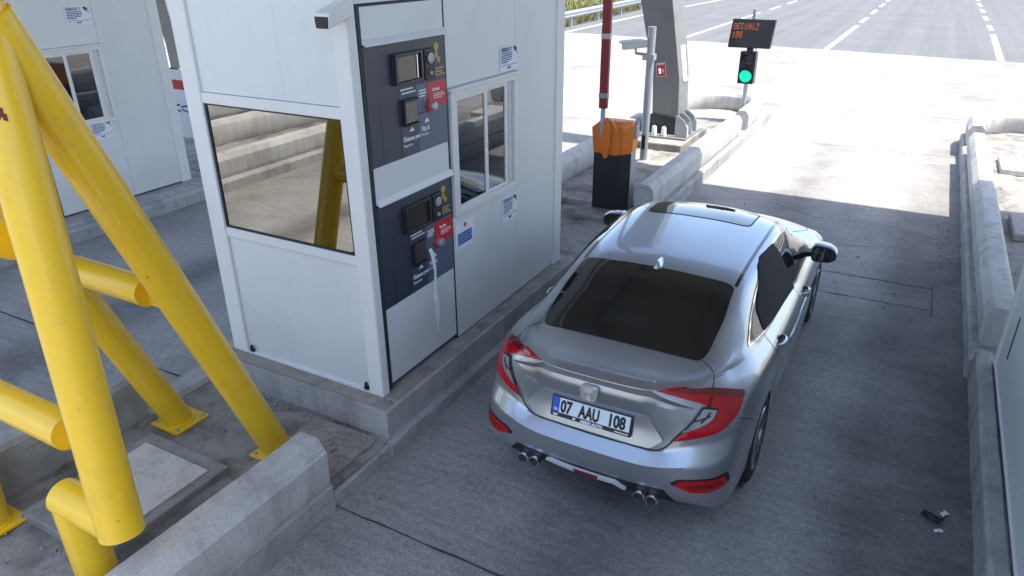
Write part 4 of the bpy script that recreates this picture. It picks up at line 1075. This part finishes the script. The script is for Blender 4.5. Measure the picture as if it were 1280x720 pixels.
def panel(name, poly, fr, off, mat, parent, res=.022, depth=.008, crown=0.0, tilt=None):
    b = densify(poly, res); nb = len(b)
    xs = [v.x for v in b]; ys = [v.y for v in b]
    pts = list(b)
    gx = np.arange(min(xs), max(xs), res); gy = np.arange(min(ys), max(ys), res)
    def insd(x, y):
        c = False; j = nb - 1
        for i in range(nb):
            if (b[i].y > y) != (b[j].y > y) and x < (b[j].x - b[i].x) * (y - b[i].y) / (b[j].y - b[i].y) + b[i].x: c = not c
            j = i
        return c
    for x in gx:
        for y in gy:
            if insd(x, y) and min((Vector((x, y)) - w_).length for w_ in b) > res * .5: pts.append(Vector((x, y)))
    V, E_, F, _, _, _ = delaunay_2d_cdt([Vector((p.x, p.y)) for p in pts], [(i, (i + 1) % nb) for i in range(nb)], [], 1, 1e-6)
    P3 = [fr.hit(v.x, v.y) for v in V]
    bm = bmesh.new(); vv = [bm.verts.new(p) for p in P3]
    for f in F:
        try: bm.faces.new([vv[i] for i in f])
        except ValueError: pass
    bm.normal_update()
    s = sum((f.normal.dot(fr.d) for f in bm.faces))
    if s > 0: bmesh.ops.reverse_faces(bm, faces=bm.faces); bm.normal_update()
    nrm = [v.normal.copy() for v in bm.verts]
    dmin = [min((Vector((V[i].x, V[i].y)) - w_).length for w_ in b) for i in range(len(V))] if crown else None
    for i, v in enumerate(bm.verts):
        tl = tilt(V[i].x, V[i].y) if tilt else 0
        v.co += nrm[i] * (off + tl + (crown * min(1, dmin[i] / .05) ** .5 if crown else 0))
    edges = [e for e in bm.edges if len(e.link_faces) == 1]
    low = {}
    for e in edges:
        for v in e.verts:
            if v not in low: low[v] = None
    for v in list(low): low[v] = bm.verts.new(v.co - v.normal * depth)
    for e in edges:
        f = e.link_faces[0]; a, c = e.verts
        lv = list(f.verts); ia = lv.index(a)
        if lv[(ia + 1) % len(lv)] is c: a, c = c, a
        bm.faces.new((a, c, low[c], low[a]))
    bm.normal_update()
    me = bpy.data.meshes.new(name); bm.to_mesh(me); bm.free()
    for p in me.polygons: p.use_smooth = True
    me.set_sharp_from_angle(angle=R(40))
    me.materials.append(M[mat]); o = bpy.data.objects.new(name, me); COL.objects.link(o); o.parent = parent
    return o
def strip(mb, pts, fr, w=.006, off=.0012, res=.03):
    P = [fr.hit(v.x, v.y) for v in densify(pts, res, False)]
    L_, Q_ = [], []
    for i, p in enumerate(P):
        t_ = (P[min(i + 1, len(P) - 1)] - P[max(i - 1, 0)]).normalized()
        n_ = bodyBVH.find_nearest(p)[1]
        if n_.dot(fr.d) > 0: n_ = -n_
        s_ = n_.cross(t_).normalized()
        L_.append(p + n_ * off + s_ * w / 2); Q_.append(p + n_ * off - s_ * w / 2)
    n = len(P); mb.add(L_ + Q_, [(i, i + 1, n + i + 1, n + i) for i in range(n - 1)])
def project_obj(o, fr, off):
    for v in o.data.vertices:
        h = fr.hit(v.co.dot(fr.p), v.co.dot(fr.q)); extra = -(v.co.dot(fr.d))
        v.co = h - fr.d * (off + extra)
mx = lambda poly: [(-a, b) for a, b in poly]

# glass
panel('rear_window', rounded([(-.535, .505), (.535, .505), (.562, .60), (.572, .90), (.556, 1.243), (-.556, 1.243), (-.572, .90), (-.562, .60)], .05), TOP, .003, 'carglass', car)
panel('windscreen', rounded([(-.55, 2.885), (.55, 2.885), (.625, 3.36), (.45, 3.50), (0, 3.555), (-.45, 3.50), (-.625, 3.36)], .05), TOP, .003, 'carglass', car, res=.04)
panel('sunroof', rounded([(-.42, 2.275), (.42, 2.275), (.42, 2.72), (-.42, 2.72)], .06), TOP, .0035, 'sideglass', car)
mb = MB()
q_ = rounded([(-.429, 2.266), (.429, 2.266), (.429, 2.729), (-.429, 2.729)], .065); strip(mb, q_ + [q_[0]], TOP, .012, .0012)
mb.build('sunroof_seal', 'gap', car)
for s in (1, -1):
    mb = MB(); strip(mb, [(s * .560, 1.255), (s * .568, 1.7), (s * .577, 2.2), (s * .575, 2.6), (s * .567, 2.80)], TOP, .024, .0035); mb.build('roof_moulding', 'trim', car)
REARWIN = [(.955, 1.083), (1.15, 1.162), (1.38, 1.236), (1.67, 1.314), (1.9, 1.334), (2.095, 1.337), (2.235, .966), (1.70, 1.004), (1.25, 1.042), (1.05, 1.062)]
FRONTWIN = [(2.165, 1.337), (2.43, 1.322), (2.72, 1.266), (3.0, 1.150), (3.2, 1.045), (3.30, .97), (3.30, .935), (3.0, .945), (2.6, .958), (2.305, .970)]
for fr, s in ((RS, 1), (LS, -1)):
    panel('side_window', rounded(REARWIN, .012, 3), fr, .003, 'carglass', car)
    panel('side_window', rounded(FRONTWIN, .02, 3), fr, .003, 'carglass', car)
    panel('sunshade', rounded([(2.125, 1.346), (2.295, .946), (1.72, .990), (1.25, 1.034), (1.27, 1.17), (1.40, 1.235), (1.64, 1.338), (1.80, 1.356)], .015, 3), fr, .009, 'shade', car, crown=.004)
    panel('door_pillar', [(2.10, 1.340), (2.16, 1.340), (2.30, .972), (2.24, .968)], fr, .002, 'trim', car, res=.03)
    mb = MB(); strip(mb, [(.925, 1.072), (1.15, 1.172), (1.38, 1.245), (1.67, 1.325), (1.9, 1.345), (2.15, 1.347), (2.43, 1.332), (2.74, 1.275), (3.02, 1.157), (3.22, 1.05), (3.32, .96)], fr, .013, .005)
    strip(mb, [(2.25, .962), (2.7, .947), (3.31, .925)], fr, .016, .006); strip(mb, [(2.24, .958), (1.7, .994), (1.25, 1.032), (.925, 1.068)], fr, .010, .004)
    mb.build('window_trim', 'chrome', car)
# lamps
LAMP = [(.382, .132, 1.064), (.526, .246, 1.074), (.661, .359, 1.046), (.745, .45, 1.012), (.812, .545, .974), (.822, .483, .932), (.814, .399, .880), (.786, .320, .852), (.760, .272, .832), (.655, .180, .800), (.58, .155, .775), (.512, .139, .748), (.561, .154, .820), (.62, .20, .90), (.672, .262, .972), (.621, .234, .998), (.52, .18, 1.028), (.42, .152, 1.050)]
REV = [(.640, .232, .968), (.715, .281, .950), (.706, .242, .905), (.64, .19, .862), (.575, .159, .828), (.556, .152, .822), (.60, .185, .895)]
REFL = [(.558, .063, .492), (.598, .072, .530), (.69, .11, .541), (.817, .245, .540), (.831, .275, .470), (.814, .235, .462), (.74, .14, .456), (.667, .091, .458)]
pz = lambda pts, g=0: [(.75 * x + .66 * y, z) for x, y, z in pts]
for fr in (RO, LO):
    lp = panel('tail_light', rounded(pz(LAMP), .012, 3), fr, .007, 'redlens', car, res=.016, depth=.016, crown=.004)
    cR = Vector((sum(p for p, z in pz(REV)) / 7, sum(z for p, z in pz(REV)) / 7))
    panel('lamp_bezel', rounded([(cR.x + (p - cR.x) * 1.14, cR.y + (z - cR.y) * 1.14) for p, z in pz(REV)], .01, 3), fr, .0128, 'trim', lp, res=.014, depth=.004)
    panel('reversing_lamp', rounded(pz(REV), .01, 3), fr, .0142, 'clearlens', lp, res=.014, depth=.004)
    TOPS = [(.40, .139, 1.062), (.526, .246, 1.072), (.661, .359, 1.044), (.745, .45, 1.010), (.808, .54, .972), (.814, .515, .948), (.74, .43, .985), (.655, .335, 1.020), (.53, .215, 1.050)]
    panel('lamp_upper', rounded(pz(TOPS), .006, 3), fr, .0125, 'darkredlens', lp, res=.014, depth=.004)
    mb = MB(); RL = pz(REV)
    strip(mb, [RL[0], RL[6], RL[5]], fr, .010, .0146); strip(mb, [((RL[0][0] + RL[1][0]) / 2, .945), ((RL[2][0] + RL[3][0]) / 2 - .03, .89)], fr, .012, .0150); strip(mb, [(RL[6][0] + .01, .90), (RL[2][0] - .015, .925)], fr, .010, .0152)
    mb.build('lamp_inner', 'trim', lp)
    mb = MB(); strip(mb, [pz([(.660, .352, 1.043)])[0], pz([(.67, .258, .975)])[0], pz([(.612, .19, .89)])[0], pz([(.553, .150, .815)])[0], pz([(.505, .136, .745)])[0]], fr, .010, .0135); mb.build('panel_gap', 'gap', lp)
    c_ = Vector((sum(p for p, z in pz(REFL)) / 8, .498))
    grow = [tuple(c_ + (Vector(p) - c_) * 1.16 + Vector((.006, .006))) for p in pz(REFL)]
    tr = panel('reflector_trim', rounded(grow, .02, 3), fr, .0025, 'blackplastic', car, res=.02)
    panel('rear_reflector', rounded(pz(REFL), .015, 3), fr, .006, 'redlens', tr, res=.02, depth=.006)
    inr = [tuple(c_ + (Vector(p) - c_) * Vector((.72, .38))) if False else (c_.x + (p[0] - c_.x) * .74, c_.y + (p[1] - c_.y) * .36) for p in pz(REFL)]
    panel('reflector_core', rounded(inr, .01, 3), fr, .0085, 'darkredlens', tr, res=.02, depth=.004)
# boot lid: spoiler, recess, gaps
SP = [(-.60, .966, .976), (-.52, .970, 1.000), (-.42, .975, 1.030), (-.36, .979, 1.062), (-.2, .983, 1.066), (0, .985, 1.067), (.2, .983, 1.066), (.36, .979, 1.062), (.42, .975, 1.030), (.52, .970, 1.000), (.60, .966, .976)]
rings = []
NN = 44
for k in range(NN + 1):
    x = -.60 + 1.2 * k / NN
    for (a, zb0, zt0), (b, zb1, zt1) in zip(SP, SP[1:]):
        if a <= x <= b + 1e-9: f = (x - a) / (b - a); zb_ = zb0 + (zb1 - zb0) * f; zt_ = zt0 + (zt1 - zt0) * f
    h_ = zt_ - zb_; y0_ = REAR.hit(x, zb_).y; y1_ = REAR.hit(x, zt_ - .004).y; e = min(1, (.6 - abs(x)) / .10 + .12)
    inn = abs(x) < .375
    dz_ = (lambda yy, o_: (x, yy, TOP.hit(x, yy).z + o_)) if inn else (lambda yy, o_: (x, yy, zt_ - .02))
    rings.append([(x, y0_ + .012, zb_), (x, y0_ - .030 * e, zb_ + .002), (x, y0_ - .032 * e, zb_ + h_ * .10), (x, y0_ - .028 * e, zb_ + h_ * .42), (x, y0_ - .021 * e, zb_ + h_ * .70), (x, y0_ + .030, zb_ + h_ * (1.04 if inn else .98)), dz_(y0_ + .085, .004), dz_(y0_ + .11, -.004)])
MB().prism(rings).build('spoiler', 'silver', car, smooth=True, angle=32)
panel('plate_recess', rounded([(-.455, .745), (-.35, .885), (.35, .885), (.455, .745), (.385, .682), (-.385, .682)], .02), REAR, .004, 'silver', car, res=.02, depth=.04, tilt=lambda a, z: .031 * (1 - (z - .682) / .203))
mb = MB()
low = [(.508, .745), (.475, .70), (.435, .665), (.40, .6565), (.294, .653), (0, .651)]
strip(mb, low + [(-a, b) for a, b in low[-2::-1]], REAR, .010, .002)
for s in (1, -1):
    strip(mb, [(s * .545, .525), (s * .60, .505), (s * .645, .445), (s * .662, .36)], TOP, .006, .0015)
    fr = RS if s == 1 else LS
    strip(mb, [(.40, .857), (.55, .775), (.71, .665)], fr, .005, .0015)
    strip(mb, [(1.235, 1.03), (1.225, .94), (1.32, .80), (1.415, .68), (1.45, .52)], fr, .006, .0015)
    strip(mb, [(2.275, .955), (2.285, .7), (2.29, .27)], fr, .006, .0015); strip(mb, [(3.26, .915), (3.28, .7), (3.24, .27)], fr, .006, .0015)
    strip(mb, [(1.45, .52), (1.60, .275), (2.4, .262), (3.24, .27)], fr, .006, .0015)
    strip(mb, [(s * .60, 3.62), (s * .70, 3.85), (s * .68, 4.22)], TOP, .006, .0015)
mb.build('panel_gap', 'gap', car)
panel('diffuser', [(-.60, .29), (-.57, .36), (-.505, .437), (-.3, .418), (0, .413), (.3, .418), (.505, .437), (.57, .36), (.60, .29), (.5, .275), (-.5, .275)], REAR, .003, 'blackplastic', car, res=.03)
sk = panel('skid_trim', [(-.285, .395), (-.255, .415), (-.10, .395), (.10, .395), (.20, .400), (.265, .352), (.245, .345), (.185, .376), (.10, .370), (-.10, .370), (-.25, .388)], REAR, .024, 'skid', car, res=.012, depth=.024)
panel('rear_fog_lamp', [(-.085, .398), (.085, .398), (.075, .368), (-.075, .368)], REAR, .027, 'darkredlens', sk, res=.03)
for x in (-.445, -.363, .363, .445):
    z = .352
    e = MB().lathe([(.031, 0), (.038, .002), (.040, .012), (.038, .14), (.034, .14), (.032, .012), (.031, 0)], (x, .022, z), (0, 1, .05), 32, cap=False).build('exhaust_tip', 'chrome', car, smooth=True)
    MB().lathe([(0, 0), (.033, 0), (.033, .01), (0, .01)], (x, .045, z), (0, 1, .05), 24).build('exhaust_bore', 'gap', e)
# number plate
pu = Vector((0, .040, .134)).normalized(); pn = Vector((1, 0, 0)).cross(pu); pc_ = Vector((0, .093, .799))
def pbox(name, mat, parent, x0, x1, u0, u1, n0, n1, bevel=.002):
    c = pc_ + Vector(((x0 + x1) / 2, 0, 0)) + pu * ((u0 + u1) / 2) + pn * ((n0 + n1) / 2)
    return MB().obox(c, ((x1 - x0) / 2, 0, 0), pu * ((u1 - u0) / 2), pn * ((n1 - n0) / 2)).build(name, mat, parent, bevel=bevel)
pl = pbox('number_plate', 'blackplastic', car, -.270, .270, -.070, .070, -.012, .006, .006)
pbox('plate_face', 'platewhite', pl, -.258, .256, -.040, .058, .0062, .0085)
pbox('country_band', 'plateblue', pl, -.258, -.212, -.040, .058, .0086, .0096, .0005)
def ptext(s, x, u, size, mat, xs=1, bold=.002, al='LEFT', n=.0100):
    return text_mesh('lettering', s, size, mat, pl, pc_ + Vector((x, 0, 0)) + pu * u + pn * n, (1, 0, 0), pu, .0006, al, xs, bold)
ptext('07', -.203, -.030, .108, 'gap', .70, .0045); ptext('AAU', -.078, -.030, .108, 'gap', .62, .0045); ptext('108', .112, -.030, .108, 'gap', .72, .0045)
ptext('TR', -.250, -.030, .026, 'lettering', .9, .0006); ptext('ABRIN AUTO', .012, -.064, .024, 'lettering', 1.05, .0012, 'CENTER', .0075)
ln_ = MB()
for (a, b, u) in ((-.250, -.215, -.053), (-.245, -.22, -.060), (.165, .252, -.056)):
    ln_.obox(pc_ + Vector(((a + b) / 2, 0, 0)) + pu * u + pn * .0066, ((b - a) / 2, 0, 0), pu * .003, pn * .0006)
ln_.obox(pc_ + Vector((-.105, 0, 0)) + pu * -.055 + pn * .0066, (.009, 0, 0), pu * .007, pn * .0006)
ln_.build('printed_lines', 'lettering', pl)
# badge
bu = Vector((0, .10, 1)).normalized(); bn = Vector((1, 0, 0)).cross(bu); bc = Vector((0, .045, .987))
def bpt(a, b, n): return bc + Vector((a, 0, 0)) + bu * b + bn * n
def bring(w, h, n, k=28):
    out = []
    for i in range(k):
        a = 2 * math.pi * i / k; c, s = math.cos(a), math.sin(a); e = .5
        px_ = w * math.copysign(abs(c) ** e, c); py = h * math.copysign(abs(s) ** e, s)
        out.append(bpt(px_ * (1 + .10 * py / h), py, n))
    return out
M['badgeback'] = flat('badge_silver', (.55, .55, .55), .35, .6)
bg_ = MB().prism([bring(.055, .052, -.02), bring(.055, .052, .006)]).build('badge', 'badgeback', car, bevel=.003)
mbh = MB()
for s in (-1, 1):
    mbh.prism([[bpt(s * .044, .040, n), bpt(s * .032, .040, n), bpt(s * .016, .004, n), bpt(s * .013, -.006, n), bpt(s * .018, -.040, n), bpt(s * .032, -.040, n)] for n in (.0062, .014)])
mbh.prism([[bpt(-.0125, .006, n), bpt(.0125, .006, n), bpt(.0125, -.007, n), bpt(-.0125, -.007, n)] for n in (.0062, .0135)])
mbh.build('emblem', 'chrome', bg_, bevel=.0015)
mbr = MB(); a_, b_ = bring(.055, .052, .0062), bring(.048, .045, .0062); c1, d1 = bring(.055, .052, .011), bring(.048, .045, .011); k = len(a_)
mbr.add(c1 + d1, [(i, (i + 1) % k, k + (i + 1) % k, k + i) for i in range(k)]); mbr.add(a_ + c1, [(i, (i + 1) % k, k + (i + 1) % k, k + i) for i in range(k)]); mbr.add(b_ + d1, [(i, (i + 1) % k, k + (i + 1) % k, k + i) for i in range(k)])
mbr.build('badge_rim', 'chrome', bg_)
tx = text_mesh('lettering', 'CIVIC', .034, 'steel', car, (-.495, 0, .895), (1, 0, 0), (0, 0, 1), .002, xscale=1.25)
project_obj(tx, REAR, .002)
# aerial, handles, mirrors
mb = MB(); rr_ = []
for k in range(9):
    f = k / 8; y = 1.215 + .165 * f; w = .030 * math.sin(math.pi * min(1, .12 + .9 * f) ** .8) + .004; base = TOP.hit(0, y).z - .004
    h = .062 * (1 - f) ** .6 * min(1, .35 + f * 6) + .004
    rr_.append([(-w, y, base), (w, y, base), (w * .45, y, base + h * .7), (0, y, base + h), (-w * .45, y, base + h * .7)])
mb.prism(rr_).build('roof_aerial', 'silver', car, smooth=True, angle=50)
for fr, s in ((RS, 1), (LS, -1)):
    for (yc, zc, sl) in ((1.415, .905, -.02), (2.50, .842, -.02)):
        p = fr.hit(yc, zc); xb = abs(p.x)
        MB().lathe([(0, 0), (.048, 0), (.05, .004), (0, .0045)], (s * (xb - .001), yc + .01, zc - .006), (s, 0, .12), 24).build('handle_cup', 'trim', car)
        mb = MB(); rg = []
        for k in range(11):
            f = k / 10; y = yc - .105 + .21 * f; o_ = .008 + .034 * math.sin(math.pi * min(max((f - .02) / .96, 0), 1)) ** .45; z = zc + sl * (f - .5) ; hh = .012 + .006 * math.sin(math.pi * f)
            rg.append([(s * (xb + o_ - .012), y, z - hh), (s * (xb + o_ + .004), y, z - hh * .8), (s * (xb + o_ + .007), y, z), (s * (xb + o_ + .002), y, z + hh * .9), (s * (xb + o_ - .014), y, z + hh)])
        mb.prism(rg).build('door_handle', 'silver', car, smooth=True, angle=60)
    mb = MB(); rg = []                                        # mirror: tapered pod with a rear facing glass
    for k, (y, w0, w1, z0, z1) in enumerate(((2.905, .868, 1.056, .962, 1.096), (2.925, .855, 1.068, .953, 1.105), (2.99, .858, 1.066, .953, 1.105), (3.06, .875, 1.04, .962, 1.09), (3.11, .89, .985, .975, 1.06))):
        cx, cz, hw, hh = (w0 + w1) / 2, (z0 + z1) / 2, (w1 - w0) / 2, (z1 - z0) / 2
        rg.append([(s * (cx + hw * math.copysign(abs(math.cos(a)) ** .6, math.cos(a))), y, cz + hh * math.copysign(abs(math.sin(a)) ** .6, math.sin(a)) * (1 - .25 * math.cos(a))) for a in [2 * math.pi * i / 24 for i in range(24)]])
    mir = mb.prism(rg).build('door_mirror', 'silver', car, smooth=True, angle=50)
    cx, cz, hw, hh = .962, 1.029, .094, .067
    ring_ = lambda f, y: [(s * (cx + hw * f * math.copysign(abs(math.cos(a)) ** .6, math.cos(a))), y, cz + hh * f * math.copysign(abs(math.sin(a)) ** .6, math.sin(a)) * (1 - .25 * math.cos(a))) for a in [2 * math.pi * i / 24 for i in range(24)]]
    MB().prism([ring_(1.04, 2.896), ring_(1.04, 2.935)]).build('mirror_surround', 'blackplastic', mir)
    MB().prism([ring_(.86, 2.892), ring_(.86, 2.8975)]).build('mirror_glass', 'sideglass', mir)
    MB().prism([[(s * .795, 3.0, .94), (s * .795, 3.12, .94), (s * .775, 3.12, .985), (s * .775, 3.0, .985)], [(s * .89, 2.98, .97), (s * .89, 3.07, .97), (s * .89, 3.07, 1.015), (s * .89, 2.98, 1.015)]]).build('mirror_arm', 'blackplastic', mir, bevel=.006)
    MB().box(s * .893 - .012, s * .893 + .012, .72, 3.38, .0, .0).build('x', None) if False else None
# headlights, wheels, underbody
for s in (1, -1):
    fr = Frame((s * .8, -.6, 0), (0, 0, 1), (-s * .6, -.8, 0), (0, 0, 0))
    panel('headlight', rounded([(s * 0 + .8 * x - .6 * y, z) for x, y, z in ((.40, 4.56, .60), (.60, 4.50, .60), (.76, 4.38, .62), (.82, 4.15, .72), (.76, 4.30, .715), (.60, 4.45, .70), (.42, 4.52, .675))], .01, 3), fr, .004, 'clearlens', car, res=.03)
def wheel(x, y, s):
    c = (x, y, .325)
    wl = MB().lathe([(.215, -.095), (.29, -.105), (.318, -.088), (.325, -.06), (.325, .06), (.318, .088), (.29, .105), (.215, .095), (.2, .0), (.215, -.095)], c, (s, 0, 0), 56, cap=False).build('wheel', 'rubber', car, smooth=True)
    rim = MB()
    n = 56; prof = [(.223, .104), (.226, .098), (.206, .09), (.200, .03), (.200, -.09)]
    e1, e2 = Vector((0, 1, 0)), Vector((0, 0, 1)); rg = [[Vector(c) + Vector((s * h, 0, 0)) + (e1 * math.cos(2 * math.pi * k / n) + e2 * math.sin(2 * math.pi * k / n)) * r for k in range(n)] for r, h in prof]
    rim.prism(rg, cap=False)
    for k in range(5):
        for da in (-.16, .16):
            a = 2 * math.pi * k / 5 + .3; a2 = a + da
            p0 = Vector(c) + Vector((s * .078, 0, 0)) + (e1 * math.cos(a + da * .5) + e2 * math.sin(a + da * .5)) * .05
            p1 = Vector(c) + Vector((s * .092, 0, 0)) + (e1 * math.cos(a2) + e2 * math.sin(a2)) * .212
            d = p1 - p0; t_ = d.normalized(); sd_ = t_.cross(Vector((1, 0, 0))).normalized()
            rim.obox((p0 + p1) / 2, d / 2, sd_ * .014, Vector((.011, 0, 0)))
    rim.lathe([(0, .095), (.035, .093), (.062, .078), (.06, .04), (0, .04)], c, (s, 0, 0), 24)
    rim.build('rim', 'alloy', wl, smooth=True)
    MB().lathe([(0, .0), (.20, .0), (.20, .02), (0, .02)], c, (s, 0, 0), 40).build('brake_disc', 'gap', wl)
    n = 40; rg = [[(s * xx, y + .358 * math.cos(2 * math.pi * k / n), .325 + .358 * math.sin(2 * math.pi * k / n)) for k in range(n)] for xx in (.86, .50)]
    h = MB(); h.prism(rg, cap=False); h.add(rg[1], [tuple(range(n))]); h.build('wheel_housing', 'gap', car)
for y in (1.02, 3.72):
    for s in (1, -1): wheel(s * .790, y, s)
MB().box(-.50, .50, .30, 4.40, .18, .30).box(-.72, .72, 1.42, 3.32, .17, .30).build('underbody', 'gap', car, bevel=.02)
# ------------------------------------------------------------------ camera, light, render settings
cd = bpy.data.cameras.new('camera'); cam = bpy.data.objects.new('camera', cd); COL.objects.link(cam)
p_, y_, r_ = 0.43596249, 0.51022615, -0.00910277
fw = Vector((-math.sin(y_) * math.cos(p_), math.cos(y_) * math.cos(p_), -math.sin(p_)))
rt_ = Vector((math.cos(y_), math.sin(y_), 0)); up_ = rt_.cross(fw)
c_, s_ = math.cos(r_), math.sin(r_)
X_ = rt_ * c_ + up_ * s_; Y_ = -rt_ * s_ + up_ * c_; Z_ = -fw
cam.matrix_world = Matrix(((X_.x, Y_.x, Z_.x, 0), (X_.y, Y_.y, Z_.y, 0), (X_.z, Y_.z, Z_.z, 3.408378), (0, 0, 0, 1)))
cd.sensor_width = 36; cd.lens = 901.3958 / 1280 * 36; cd.clip_end = 2000; cd.clip_start = .05
S.camera = cam
sun_dir = Vector((-.38, -.02, -1)).normalized()          # travel direction of the light
sd_ = bpy.data.lights.new('sun', 'SUN'); sd_.energy = 3.1; sd_.angle = R(.53); sd_.color = (1, .945, .865)
so = bpy.data.objects.new('sun', sd_); COL.objects.link(so); so.rotation_euler = sun_dir.to_track_quat('-Z', 'Y').to_euler()
w = bpy.data.worlds.new('World'); S.world = w; w.use_nodes = True
nt = w.node_tree; bg = nt.nodes['Background']; sky = nt.nodes.new('ShaderNodeTexSky'); sky.sky_type = 'NISHITA'; sky.sun_disc = False
tosun = -sun_dir
sky.sun_elevation = math.asin(tosun.z); sky.sun_rotation = math.atan2(tosun.x, tosun.y)
sky.altitude = 50; sky.air_density = 1.0; sky.dust_density = 1.6; sky.ozone_density = 1.0
nt.links.new(sky.outputs[0], bg.inputs[0]); bg.inputs[1].default_value = .15
S.view_settings.view_transform = 'Standard'; S.view_settings.look = 'None'; S.view_settings.gamma = 1; S.view_settings.exposure = 1.66
try: S.view_settings.use_curve_mapping = False
except Exception: pass
S.render.engine = 'CYCLES'; S.cycles.max_bounces = 8; S.cycles.diffuse_bounces = 5; S.cycles.glossy_bounces = 4
S.render.resolution_x = 1024; S.render.resolution_y = 576
